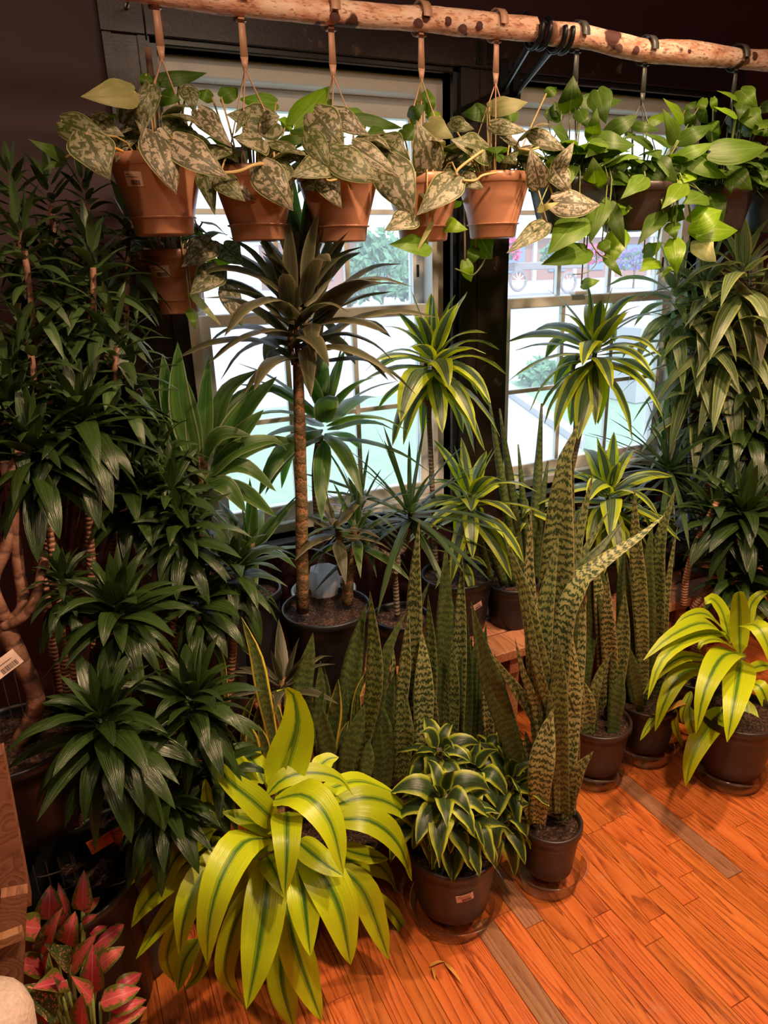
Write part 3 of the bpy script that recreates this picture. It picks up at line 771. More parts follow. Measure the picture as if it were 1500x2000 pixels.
for lab, (bx, by), (ex, ey), Yb in (('black metal bracket holding the end of the left birch pole', (1050, 62), (983, 175), 1.60), ('black metal bracket holding the cut end of the right birch pole', (1094, 70), (1008, 182), 1.585)):
    C = at(bx, by, Yb); W = at(ex, ey, WY - .03)
    o = thing('pole_bracket', lab, 'bracket', W)
    mm = MB(); mm.tube([W, C + V((0, .036, -.022)), C + V((0, .034, .038)), C + V((0, .05, .048))], .0085, 8); mm.build('brace', M_METAL, o)
    mm = MB(); mm.bbox(W.x - .014, W.x + .014, WY - .034, WY - .024, W.z - .03, W.z + .08, .002); mm.build('wall_plate', M_METAL, o)
    mm = MB()
    for s in (-.011, .011):
        ang = [radians(a) for a in range(-200, 21, 20)]
        mm.tube([C + V((s, .0335 * cos(a), .0335 * sin(a))) for a in ang], .0062, 8)
    mm.build('cup_hook', M_METAL, o, True)
for x, lab in ((936, 'left of the two small dark hinge plates on the window post'), (957, 'right of the two small dark hinge plates on the window post')):
    P = at(x, 100, WY - .026); o = thing('hinge_plate', lab, 'plate', P)
    MB().bbox(P.x - .011, P.x + .011, WY - .030, WY - .0265, P.z - .035, P.z + .025, .001).build('plate', M_METAL, o)
    for dz in (-.02, .012):
        mm = MB(); mm.tube([V((P.x, WY - .030, P.z + dz)), V((P.x, WY - .033, P.z + dz))], .004, 8); mm.build('screw', M_METAL, o)
P = at(248, 13, WY - .03); mm = MB(); mm.tube([V((P.x, WY - .027, P.z)), V((P.x, WY - .036, P.z))], [.003, .006], 10); tag(mm.build('round_nail', M_STYRO, None, True), 'shiny round nail head in the left window casing', 'nail')
#@@PART3
# ------------------------------------------------------------------ hanging pots
def pot_hit(C, r, h, rbot, px, py):
    best = None
    for i in range(200):
        Y = C.y - r * 1.1 + i * r * 1.1 / 200
        P = at(px, py, Y); k = min(1, max(0, (P.z - C.z) / (h - .022))); rr = r * (rbot + (1 - rbot) * k)
        e = abs(math.hypot(P.x - C.x, P.y - C.y) - rr)
        if best is None or e < best[0]: best = (e, P, rr)
    P = best[1]; n = V((P.x - C.x, P.y - C.y, 0)).normalized()
    n = (n + V((0, 0, -(r - r * rbot) / h))).normalized()
    return P + n * .001, n
HANG = {}
def hanging(name, label, sx, sy, Yp, rimy, r, h, kind, toppt=None, group=None, cx=None):
    T = at(sx, sy, Yp) if toppt is None else V(toppt)
    # rim height where the plumb line under the hook meets the photographed rim row
    best = None
    for i in range(600):
        zz = 2.05 - i * .001
        P = V((T.x, T.y, zz)); d = P - CAMP; dep = d.dot(FWD) / FWD.length
        yy = 1000 - F_PX * d.dot(up) / dep
        e = abs(yy - rimy)
        if best is None or e < best[0]: best = (e, zz)
    C = V((T.x, T.y, best[1] - h))
    if cx is not None: q = at(cx, rimy, T.y); C = V((q.x, T.y, q.z - h))
    o = thing(name, label, 'plant', C, group)
    mat = M_TERRA if kind == 't' else M_DKGREEN if kind == 'g' else M_BROWNP
    pt = pot(o, C, r, h, mat, .005, .62 if kind == 't' else .72, soil_drop=.015)
    if kind == 't':
        m = MB(); m.lathe(C, [(.001, -.008), (r * .62, -.008), (r * .66, -.005), (r * .70, h * .16), (r * .755, h * .17), (r * .765, h * .185), (r * .70, h * .19), (r * .64, .004), (.001, .003)], 36)
        m.build('attached_saucer', M_TERRA, o, True)
    sm = M_STRAPB if kind == 't' else M_STRAPK
    J = V((T.x, T.y, T.z - .115)); m = MB()
    for k in range(3):
        a = pi / 2 + k * 2 * pi / 3 + .5
        R = C + V((r * cos(a), r * sin(a), h - .006)); m.tube([J, J * .35 + R * .65 + V((0, 0, .004)), R], .0016, 5)
    m.build('hanger_wires', sm, o, True)
    m = MB(); w = .0075
    for (z0, z1, w0, w1) in ((J.z - .004, J.z + .02, .004, .008), (J.z + .02, T.z - .014, .008, .006)):
        v = [(T.x + sx_ * ww, T.y + sy_ * .0012, zz) for zz, ww in ((z0, w0), (z1, w1)) for sx_ in (-1, 1) for sy_ in (-1, 1)]
        m.add(v, [(0, 1, 3, 2), (4, 6, 7, 5), (0, 4, 5, 1), (2, 3, 7, 6), (0, 2, 6, 4), (1, 5, 7, 3)])
    if toppt is None:
        ang = [radians(a) for a in range(-100, 191, 22)]; rr = .0315
        P = [V((T.x, T.y + rr * cos(a), T.z + rr * sin(a))) for a in ang]
        v = [];
        for p, a in zip(P, ang):
            for s_ in (-1, 1):
                v.append(p + V((s_ * .010, 0, 0)))
                v.append(p + V((s_ * .010, .003 * cos(a), .003 * sin(a))))
        f = []
        for i in range(len(P) - 1):
            b = i * 4; f += [(b, b + 4, b + 6, b + 2), (b + 1, b + 3, b + 7, b + 5), (b, b + 1, b + 5, b + 4), (b + 2, b + 6, b + 7, b + 3)]
        m.add(v, f)
    m.build('hanger_strap', sm, o, True)
    HANG[name + label] = (o, C, r, h)
    return o, C, r, h, []
gt = 'terracotta pots hanging from the birch poles'; gk = 'dark pots hanging from the right birch pole'
H = {}
H[1] = hanging('hanging_satin_pothos', 'satin pothos in the leftmost terracotta hanging pot, price label on its front', 300, -24, 1.60, 307, .088, .138, 't', group=gt, cx=304)
H[2] = hanging('hanging_satin_pothos', 'satin pothos in the second terracotta hanging pot from the left under the birch pole', 468, 3, 1.60, 330, .086, .135, 't', group=gt)
H[3] = hanging('hanging_satin_pothos', 'satin pothos in the third terracotta hanging pot, tan vine tip curling over its rim', 645, 24, 1.60, 336, .088, .138, 't', group=gt)
H[4] = hanging('hanging_satin_pothos', 'satin pothos whose terracotta pot is almost hidden by big silver leaves', 822, 37, 1.60, 345, .086, .135, 't', group=gt)
H[5] = hanging('hanging_satin_pothos', 'satin pothos in the bare-fronted terracotta pot hanging before the dark window post', 970, 51, 1.60, 341, .086, .138, 't', group=gt)
P6 = at(336, 490, 1.80)
H[6] = hanging('hanging_satin_pothos', 'satin pothos in the low terracotta pot hanging below the first pot', 0, 0, 0, 488, .078, .135, 't', (P6.x, 1.80, 2.03), gt)
hk = MB(); hk.tube([V((P6.x, WY - .03, 2.15)), V((P6.x, 1.83, 2.16)), V((P6.x, 1.80, 2.14)), V((P6.x, 1.80, 2.03))], .0022, 6)
tag(hk.build('casing_hook', M_METAL, None, True), 'thin black hook on the window casing carrying the low terracotta pot', 'hook')
H[7] = hanging('hanging_pothos', 'green pothos in the dark hanging pot nearest the window post', 1128, 72, 1.585, 352, .100, .125, 'g', group=gk)
H[8] = hanging('hanging_pothos', 'green pothos in the black hanging pot in front of the right window glass', 1262, 99, 1.585, 362, .105, .115, 'k2', group=gk)
H[9] = hanging('hanging_pothos', 'green pothos in the brown hanging pot near the right window casing', 1440, 114, 1.585, 366, .085, .125, 'b', group=gk)
H[10] = hanging('hanging_pothos', 'green pothos in the dark hanging pot cut by the right edge', 1545, 121, 1.585, 372, .085, .120, 'g', group=gk)
for k, (px, py, w_, h_, ti) in {1: (261, 349, .037, .026, -.08), 6: (312, 530, .046, .026, 0)}.items():
    o, C, r, h, _ = H[k]; P, n = pot_hit(C, r, h, .62, px, py)
    q = [c for c in o.children if c.name.startswith('pot')][0]; sticker(q, P, n, w_, h_, ti, wrap=(C, r, h, .62))
DEP = {'f': (-.085, -.12), 'F': (-.12, -.15), 'm': (-.04, -.08), 'b': (.03, .05), 't': (0, -.03), 'B': (.07, .09)}
def heart(k, org, sc, bx, by, tx, ty, wd, dep='f', mat='satin', kind='heart', curl=.25, fold=.10, roll=0, nz=.5):
    o, C, r, h, stems = H[k]
    d0, d1 = DEP[dep]; Y0 = C.y
    roll += random.uniform(-.25, .25); dd = random.uniform(-.012, .012)
    mx, my = (bx + tx) / 2, (by + ty) / 2
    pxleaf(o, org, sc, [(bx, by, d0 + dd), (mx, my, (d0 + d1) / 2 - .018 + dd), (tx, ty, d1 + dd)], wd * 1.12, Y0, mat, kind, nz, fold, .012, 10, 0, False, curl, 0, .22 if kind == 'heart' else 0, roll, 7)
    stems.append(at(org[0] + bx / sc, org[1] + by / sc, Y0 + d0 + dd))
c2, s2 = (100, 130), 3.947
for a in (
 (1, 800, 510, 965, 985, 285, 'F'), (1, 945, 560, 1370, 858, 265, 'F'), (1, 265, 520, 455, 872, 330, 'F'), (1, 75, 420, 485, 575, 215, 'f'),
 (1, 640, 190, 228, 230, 225, 'f', 'pale'), (1, 560, 440, 762, 195, 270, 'm'), (1, 310, 380, 565, 540, 160, 'm'), (1, 770, 140, 700, 530, 150, 'm'),
 (1, 800, 110, 1200, 50, 110, 'b', 'dark'), (1, 990, 70, 850, 60, 60, 'B', 'green'), (1, 730, 60, 735, 195, 90, 'b', 'green'), (1, 850, 220, 1000, 260, 150, 't', 'dark'),
 (1, 1050, 150, 1110, 360, 150, 't'), (2, 1240, 240, 1115, 190, 90, 'B', 'green'), (2, 1310, 235, 1440, 165, 120, 'b', 'green'), (1, 990, 390, 840, 545, 200, 'm'),
 (1, 1130, 330, 1395, 625, 170, 'm'), (2, 1370, 650, 1450, 745, 130, 'm'), (1, 1165, 760, 1262, 1145, 150, 'm'), (2, 1300, 850, 1495, 1040, 175, 'f'),
 (1, 110, 700, -175, 560, 110, 'm', 'dark'), (1, 100, 700, -60, 800, 90, 'm', 'dark'), (1, 700, 350, 690, 520, 120, 'm'), (1, 560, 560, 420, 600, 120, 't'), (1, 700, 640, 610, 520, 150, 'b', 'dark')): heart(a[0], c2, s2, *a[1:])
c3 = (420, 150)
for a in (
 (2, 480, 350, 85, 290, 270, 't'), (2, 365, 480, 150, 475, 240, 'f'), (2, 240, 270, 150, 445, 80, 'm'), (3, 610, 370, 888, 68, 220, 'b', 'bright'),
 (3, 760, 280, 1000, 560, 280, 'm'), (3, 720, 430, 905, 745, 170, 'f'), (3, 900, 270, 1190, 450, 170, 't'), (3, 1150, 350, 930, 240, 150, 'B', 'green'),
 (3, 1090, 310, 1450, 395, 95, 'b', 'dark'), (3, 870, 650, 570, 770, 215, 'F'), (2, 340, 680, 605, 1035, 250, 'F'), (2, 455, 670, 600, 980, 210, 'f'),
 (2, 390, 620, 620, 625, 120, 'm'), (3, 910, 590, 1275, 805, 250, 'F'), (3, 1060, 520, 1432, 780, 170, 'F'), (3, 830, 760, 978, 1015, 180, 'f'),
 (3, 690, 800, 840, 890, 110, 'm', 'satin'), (2, 60, 760, 305, 958, 200, 'm'), (2, 580, 440, 770, 520, 120, 't', 'dark'), (2, 500, 500, 720, 480, 90, 't', 'dark'),
 (2, 470, 200, 180, 170, 130, 'B', 'green'), (2, 560, 330, 520, 420, 110, 'b', 'bright'), (3, 840, 240, 900, 170, 50, 'b', 'dark'), (2, 350, 360, 500, 300, 160, 'm'),
 (3, 1200, 480, 1050, 600, 170, 'm'), (4, 1300, 420, 1130, 460, 130, 't', 'dark')): heart(a[0], c3, s2, *a[1:])
c4 = (740, 150)
for a in (
 (4, 20, 500, 238, 640, 245, 'm'), (4, 420, 735, 290, 335, 265, 'f'), (4, 60, 650, 272, 1082, 300, 'f'), (4, 605, 765, 292, 1066, 230, 'F'),
 (4, 265, 1060, 42, 1186, 195, 'F'), (4, 350, 265, 370, 90, 145, 'b', 'green'), (4, 235, 320, 350, 215, 120, 't', 'dark'), (4, 470, 300, 350, 310, 70, 'b', 'bright'),
 (4, 380, 345, 575, 475, 150, 'm', 'pale'), (5, 845, 560, 555, 485, 250, 'f'), (5, 850, 235, 1150, 195, 140, 't', 'pale'), (5, 830, 270, 640, 280, 140, 'b', 'dark'),
 (5, 550, 345, 735, 405, 115, 'm'), (5, 860, 365, 1145, 420, 115, 'm'), (5, 1085, 530, 930, 460, 145, 'm'), (5, 1245, 850, 1165, 545, 175, 'F'),
 (7, 1170, 430, 1445, 565, 130, 'f', 'satin'), (7, 1345, 760, 1505, 500, 120, 'f', 'satin'), (7, 1360, 710, 1485, 905, 150, 'f', 'satin'), (5, 1295, 1120, 985, 1360, 155, 'F'),
 (5, 640, 760, 810, 860, 120, 'f'), (4, 480, 1120, 685, 1178, 120, 'm', 'bright'), (4, 375, 1290, 80, 1290, 190, 'f', 'green'), (4, 415, 1115, 268, 1392, 40, 'f', 'pale'),
 (5, 775, 1225, 872, 1402, 190, 'b', 'dark'), (5, 745, 1320, 690, 1455, 95, 'b', 'green'), (5, 665, 1420, 712, 1582, 95, 'b', 'bright'), (4, 560, 990, 640, 960, 60, 'b', 'bright'),
 (5, 1050, 260, 920, 310, 130, 'b', 'green'), (4, 180, 400, 300, 480, 140, 't', 'dark'), (4, 560, 570, 640, 600, 130, 'm'), (5, 700, 600, 640, 520, 150, 't', 'dark'), (5, 1000, 600, 1060, 680, 120, 'f'),
 (5, 1130, 600, 1150, 760, 110, 'm'), (4, 480, 720, 590, 740, 120, 'm'), (5, 1290, 130, 1370, 80, 80, 'b', 'green'), (4, 310, 230, 330, 10, 40, 't', 'pale'), (4, 360, 850, 380, 1000, 120, 'm')): heart(a[0], c4, s2, *a[1:])
c6 = (260, 460)
for a in ((6, 960, 60, 590, 380, 330, 'F'), (6, 1100, 120, 1350, 360, 300, 'f'), (6, 1045, 390, 695, 720, 330, 'F'), (6, 1130, 600, 1330, 1115, 240, 'F'), (6, 700, 690, 1085, 1110, 90, 'f', 'pale'),
          (6, 700, 900, 760, 1150, 130, 'f', 'green'), (6, 900, 330, 1200, 340, 120, 'm', 'bright'), (6, 560, 40, 640, 100, 150, 'm', 'bright')): heart(a[0], c6, 6.25, *a[1:])
c5 = (1050, 140)
for a in (
 (7, 210, 255, 232, 25, 145, 't', 'dark'), (7, 290, 190, 550, 186, 110, 'b', 'dark'), (7, 390, 120, 445, 340, 150, 'm', 'dark'), (7, 350, 450, 385, 235, 100, 'm', 'green'), (7, 370, 450, 632, 478, 150, 'f', 'dark'),
 (7, 430, 450, 308, 562, 130, 'f', 'green'), (7, 270, 250, 330, 370, 95, 'm', 'dark'), (7, 450, 400, 655, 278, 110, 't', 'dark'), (7, 420, 590, 530, 692, 120, 'm', 'dark'), (7, 375, 755, 360, 552, 150, 'f', 'green'),
 (7, 200, 440, 90, 350, 160, 'm', 'dark'), (7, 60, 260, 160, 305, 85, 'b', 'dark'), (7, 150, 240, 60, 260, 90, 'b', 'dark'), (7, 270, 955, 65, 1188, 215, 'F', 'green'), (7, 320, 1150, 22, 1258, 180, 'f', 'green'), (7, 410, 830, 340, 1115, 155, 'f', 'green'),
 (7, 470, 860, 568, 1145, 100, 'f', 'dark'), (7, 570, 850, 395, 1015, 115, 'm', 'bright'), (7, 560, 885, 620, 890, 55, 'm', 'green'), (7, 530, 1035, 490, 1255, 145, 'm', 'bright'), (7, 420, 1105, 470, 1195, 85, 'f', 'green'),
 (7, 440, 1195, 552, 1335, 60, 'f', 'green'), (7, 285, 1385, 405, 1358, 70, 'f', 'green'), (7, 560, 690, 430, 740, 100, 'm', 'dark'), (7, 110, 845, 408, 868, 175, 'F', 'satin'), (7, 0, 900, 140, 850, 45, 'F', 'pale'), (7, 600, 690, 480, 660, 100, 'm', 'dark'),
 (8, 950, 300, 818, 172, 105, 't', 'bright'), (8, 720, 335, 865, 262, 75, 'b', 'bright'), (8, 910, 445, 815, 238, 115, 'f', 'green'), (8, 615, 345, 795, 380, 60, 't', 'dark'), (8, 920, 450, 1135, 345, 105, 't', 'dark'),
 (8, 740, 470, 580, 415, 110, 'm', 'dark'), (8, 860, 465, 690, 400, 80, 'm', 'dark'), (8, 900, 560, 1155, 463, 90, 'f', 'green'), (8, 740, 590, 918, 720, 165, 'f', 'dark'), (8, 640, 640, 750, 600, 65, 'm', 'dark'),
 (8, 700, 685, 542, 828, 125, 'F', 'green'), (8, 1000, 650, 905, 745, 110, 'f', 'bright'), (8, 950, 730, 806, 895, 125, 'F', 'bright'), (8, 1080, 800, 940, 860, 150, 'F', 'green'), (8, 960, 560, 1240, 692, 110, 'f', 'green'),
 (8, 805, 915, 650, 1130, 125, 'f', 'dark'), (8, 870, 985, 900, 1095, 95, 'f', 'green'), (8, 890, 1095, 905, 1318, 125, 'F', 'bright'), (8, 770, 1225, 660, 1305, 115, 'f', 'bright'), (8, 1000, 985, 1200, 900, 175, 'F', 'bright'),
 (8, 1015, 1010, 1302, 1035, 160, 'f', 'bright'), (8, 1040, 1100, 1162, 1238, 130, 'f', 'pale'), (8, 865, 1265, 798, 1352, 50, 'f', 'bright'), (8, 690, 1185, 815, 1110, 95, 'm', 'bright'), (8, 1120, 810, 1205, 1000, 150, 'm', 'dark'),
 (8, 620, 400, 560, 440, 90, 't', 'dark'), (8, 800, 640, 1000, 600, 110, 'm', 'dark'), (8, 860, 900, 960, 960, 140, 'm', 'dark'), (8, 1010, 350, 960, 250, 70, 'b', 'dark'), (8, 960, 250, 1035, 190, 45, 'b', 'dark'),
 (9, 1300, 165, 1165, 122, 75, 'm', 'bright'), (9, 1320, 120, 1432, 230, 120, 'm', 'green'), (9, 1290, 275, 1143, 228, 85, 'f', 'bright'), (9, 1130, 520, 1505, 490, 175, 'F', 'green'), (9, 1350, 240, 1475, 380, 125, 'm', 'green'),
 (9, 1240, 350, 1345, 285, 130, 't', 'dark'), (9, 1270, 640, 1400, 772, 115, 'f', 'dark'), (9, 1450, 225, 1565, 230, 75, 't', 'dark'), (9, 1440, 340, 1540, 410, 110, 'm', 'green'), (9, 1430, 600, 1545, 650, 120, 'm', 'dark'),
 (9, 1245, 690, 1260, 805, 65, 'f', 'dark'), (9, 1140, 170, 1165, 265, 45, 'b', 'bright'), (8, 1085, 175, 1040, 300, 60, 'b', 'bright'), (8, 1050, 240, 1110, 340, 65, 'b', 'dark'), (9, 1130, 330, 1185, 410, 75, 'm', 'green'), (9, 1345, 160, 1310, 315, 120, 'm', 'dark'),
 (9, 1330, 400, 1400, 300, 110, 't', 'dark'), (9, 1200, 560, 1080, 600, 110, 't', 'dark'), (9, 1180, 420, 1090, 380, 110, 'b', 'dark'), (9, 1420, 460, 1350, 540, 100, 't', 'dark'),
 (10, 1500, 330, 1430, 380, 120, 'f', 'green'), (10, 1520, 520, 1440, 560, 130, 'f', 'dark'), (10, 1560, 250, 1490, 200, 120, 't', 'green'), (10, 1500, 620, 1470, 720, 110, 'f', 'dark'), (10, 1600, 400, 1540, 500, 140, 'f', 'green'), (10, 1560, 640, 1620, 760, 120, 'f', 'green')): heart(a[0], c5, 3.333, *a[1:])
def filler(k, n, mat, Lr=(.055, .085)):
    o, C, r, h, st = H[k]
    for i in range(n):
        a = i * 2.4 + random.random(); q = r * random.uniform(.3, 1.05)
        b = C + V((q * cos(a), q * sin(a) + .015, h + random.uniform(.01, .07)))
        d = V((cos(a), sin(a), random.uniform(-.7, .35))).normalized(); L = random.uniform(*Lr)
        leaf(o, [b, b + d * L * .5 + V((0, 0, .008)), b + d * L + V((0, 0, -.012))], L * .72, random.choice(mat), 'heart', d.cross(V((random.uniform(-.3, .3), random.uniform(-.6, .1), 1))), .1, .01, 8, 5, .25, lobes=.2)
        st.append(b)
for k in range(1, 7): filler(k, 20, ['satin', 'satin', 'dark'], (.06, .095))
for k in range(7, 11): filler(k, 44, ['dark', 'green', 'dark'], (.06, .105))
for k in range(1, 11):
    o, C, r, h, st = H[k]; m = MB()
    for b in st:
        hd = V((b.x - C.x, b.y - C.y, 0)); q = min(hd.length * .5, r * .6)
        s = C + (hd.normalized() * q if hd.length > .001 else V((0, 0, 0))) + V((0, 0, h - .015))
        rim = C + (hd.normalized() * min(hd.length, r * 1.06) if hd.length > .001 else V((0, 0, 0))) + V((0, 0, h + .02))
        pts = [s, rim, b] if b.z < C.z + h + .03 else [s, (s + b) / 2 + V((0, 0, .01)), b]
        m.tube(spline(pts, 6), .0018 if k > 6 else .0022, 5)
    q = m.build('stem', M_STEMG if k > 6 else M_STEMY, o, True); q['kind'] = 'stuff'
def vine(k, org, sc, pts, Y, rad, mat, name='vine'):
    m = MB(); m.tube(spline([at(org[0] + x / sc, org[1] + y / sc, Y + d) for x, y, d in pts], 16), rad, 6); return m.build(name, mat, H[k][0], True)
vine(3, c3, s2, [(825, 735, -.12), (870, 800, -.14), (960, 790, -.14), (1030, 820, -.14), (1055, 870, -.14)], 1.6, .0024, M_STEMY)
vine(2, c3, s2, [(400, 670, -.1), (300, 680, -.13), (180, 730, -.13), (20, 745, -.12)], 1.6, .0036, M_STEMY)
vine(5, c4, s2, [(800, 570, -.1), (700, 640, -.12), (605, 720, -.12), (600, 760, -.12)], 1.6, .0034, M_STEMY)
vine(5, c4, s2, [(1080, 555, -.1), (1160, 565, -.12), (1250, 540, -.11)], 1.6, .003, M_STEMY)
vine(5, c4, s2, [(905, 740, -.1), (800, 760, -.12), (740, 800, -.12), (650, 800, -.12)], 1.6, .003, M_STEMY)
vine(5, c4, s2, [(830, 1380, .03), (790, 1460, .03), (720, 1530, .03), (640, 1500, .03), (590, 1480, .03)], 1.6, .002, M_STEMG)
vine(5, c4, s2, [(1300, 800, -.1), (1335, 920, -.11), (1270, 1010, -.11), (1255, 1110, -.11)], 1.6, .0024, M_STEMY)
vine(8, c5, 3.333, [(805, 830, -.1), (815, 940, -.1), (780, 1120, -.1), (770, 1210, -.1), (805, 1305, -.1)], 1.585, .0018, M_STEMG)
vine(7, c5, 3.333, [(340, 1100, -.1), (400, 1190, -.1), (480, 1230, -.1), (545, 1325, -.1)], 1.585, .0018, M_STEMG)
vine(7, c5, 3.333, [(375, 1150, -.1), (380, 1250, -.1), (310, 1310, -.1), (230, 1320, -.1)], 1.585, .0012, M_STEMG)
vine(1, c2, s2, [(650, 560, -.02), (620, 500, -.03), (580, 460, -.04)], 1.6, .003, M_STEMY)
vine(1, c2, s2, [(555, 655, -.09), (480, 625, -.1), (415, 605, -.11)], 1.6, .0026, M_DRY)
#@@PART4
# ------------------------------------------------------------------ big golden corn plants
def potted(name, label, C, r, h, mat, rbot=.8, cat='plant', group=None, **kw):
    o = thing(name, label, cat, C, group); p = pot(o, V(C), r, h, mat, rbot=rbot, **kw); return o, p, V(C), r, h
G1o, G1s, G1Y = (240, 1330), 2.5, 1.16
K = at(545, 1590, G1Y)
o, p, C, r, h = potted('golden_corn_plant', 'huge lime-yellow striped corn plant at the front, drooping over the floor', V((at(548, 1700, 1.31).x, 1.31, .0)), .105, .19, M_BROWNP)
cane(o, [V((C.x, C.y, .17)), V((K.x, K.y + .01, K.z + .02))], .022, .018, M_CANE)
for pts, wd, *kd in (
 ([(755, 560, 0), (800, 400, .01), (850, 230, .0), (846, 120, .0), (825, 55, .0), (785, 32, .0), (752, 50, .0)], 235, 'lance'),
 ([(720, 545, .01), (760, 380, .02), (830, 120, .02)], 110),
 ([(745, 690, -.03), (640, 590, -.06), (510, 480, -.05), (405, 340, -.02)], 150), ([(650, 540, .03), (560, 420, .05), (418, 272, .05)], 115),
 ([(690, 500, .05), (640, 395, .08), (530, 305, .10)], 105), ([(935, 440, .06), (1000, 385, .08), (1055, 372, .08)], 95),
 ([(700, 560, -.01), (790, 475, -.01), (930, 448, -.01), (1060, 480, -.02), (1122, 560, -.03)], 105), ([(960, 545, .02), (1150, 490, .05), (1335, 550, .07)], 100),
 ([(920, 560, .0), (1020, 560, .01), (1130, 570, .02)], 90),
 ([(1000, 620, .0), (1180, 570, -.01), (1340, 620, .0), (1472, 768, .02)], 120), ([(1030, 680, -.03), (1200, 680, -.06), (1340, 790, -.06), (1412, 975, -.05)], 140),
 ([(740, 580, -.04), (890, 560, -.11), (1010, 690, -.16), (1078, 945, -.19)], 185), ([(850, 780, -.05), (970, 880, -.11), (1078, 955, -.14)], 130),
 ([(800, 640, -.04), (800, 720, -.14), (800, 860, -.18), (790, 1052, -.20)], 165), ([(700, 850, -.05), (750, 950, -.12), (790, 1060, -.15)], 130),
 ([(850, 880, -.05), (880, 1050, -.12), (915, 1342, -.17)], 165), ([(880, 830, -.04), (960, 920, -.10), (1060, 1120, -.15), (1112, 1388, -.17)], 210), ([(1050, 900, -.02), (1180, 1040, -.06), (1300, 1362, -.08)], 150),
 ([(720, 770, -.04), (590, 790, -.10), (480, 960, -.15), (420, 1180, -.17), (412, 1392, -.17)], 200), ([(520, 800, -.02), (370, 980, -.06), (300, 1160, -.09), (278, 1335, -.10)], 150),
 ([(440, 730, .0), (260, 860, .0), (178, 1082, .0)], 120), ([(480, 770, .02), (300, 900, .01), (130, 1060, .0), (38, 1205, .0)], 160), ([(480, 700, .05), (250, 770, .08), (32, 1002, .07)], 100),
 ([(500, 850, .05), (270, 1080, .04), (62, 1358, .03)], 125), ([(720, 860, -.05), (700, 1060, -.12), (660, 1330, -.17), (605, 1602, -.20)], 215), ([(680, 960, -.02), (560, 1160, -.06), (500, 1420, -.08), (595, 1590, -.08)], 120),
 ([(800, 1080, -.03), (840, 1300, -.09), (970, 1662, -.13)], 165), ([(770, 1250, -.0), (780, 1480, -.05), (835, 1700, -.08)], 150), ([(370, 1260, .04), (300, 1370, .03), (268, 1516, .03)], 100), ([(260, 1180, .07), (215, 1350, .07), (252, 1475, .07)], 90),
 ([(420, 1180, .05), (380, 1400, .05), (300, 1512, .05)], 95), ([(750, 720, -.02), (620, 680, -.03), (480, 640, -.02)], 120), ([(490, 660, .0), (420, 600, .01), (400, 475, .02)], 85), ([(1060, 870, .09), (1250, 900, .12), (1342, 1030, .13)], 140),
 ([(1200, 1020, .06), (1330, 1150, .04), (1437, 1345, .02)], 70), ([(1040, 1200, .08), (1140, 1330, .08), (1222, 1390, .08)], 75), ([(1070, 820, .05), (1180, 850, .06), (1300, 870, .07)], 100), ([(690, 890, .0), (600, 1010, .02), (490, 1150, .03)], 120),
 ([(730, 780, -.03), (650, 810, -.05), (560, 910, -.05)], 120)):
    pxleaf(o, G1o, G1s, pts, wd * .9, G1Y, 'gold', kd[0] if kd else 'broad', .9, .16, .03, 14, ncross=7)
G2o, G2s, G2Y = (1250, 1150), 6.0, 1.27
K = at(1445, 1275, G2Y); B = on_z(1425, 1490, .05)
o, p, C, r, h = potted('golden_corn_plant', 'lime-yellow striped corn plant in a saucer at the right edge of the floor', V((B.x, B.y, .05)), .115, .195, M_BROWNP)
saucer((B.x, B.y, 0), .118, .075, 'clear saucer under the yellow corn plant on the right')
cane(o, [V((C.x, C.y, .17)), K], .02, .017, M_CANE)
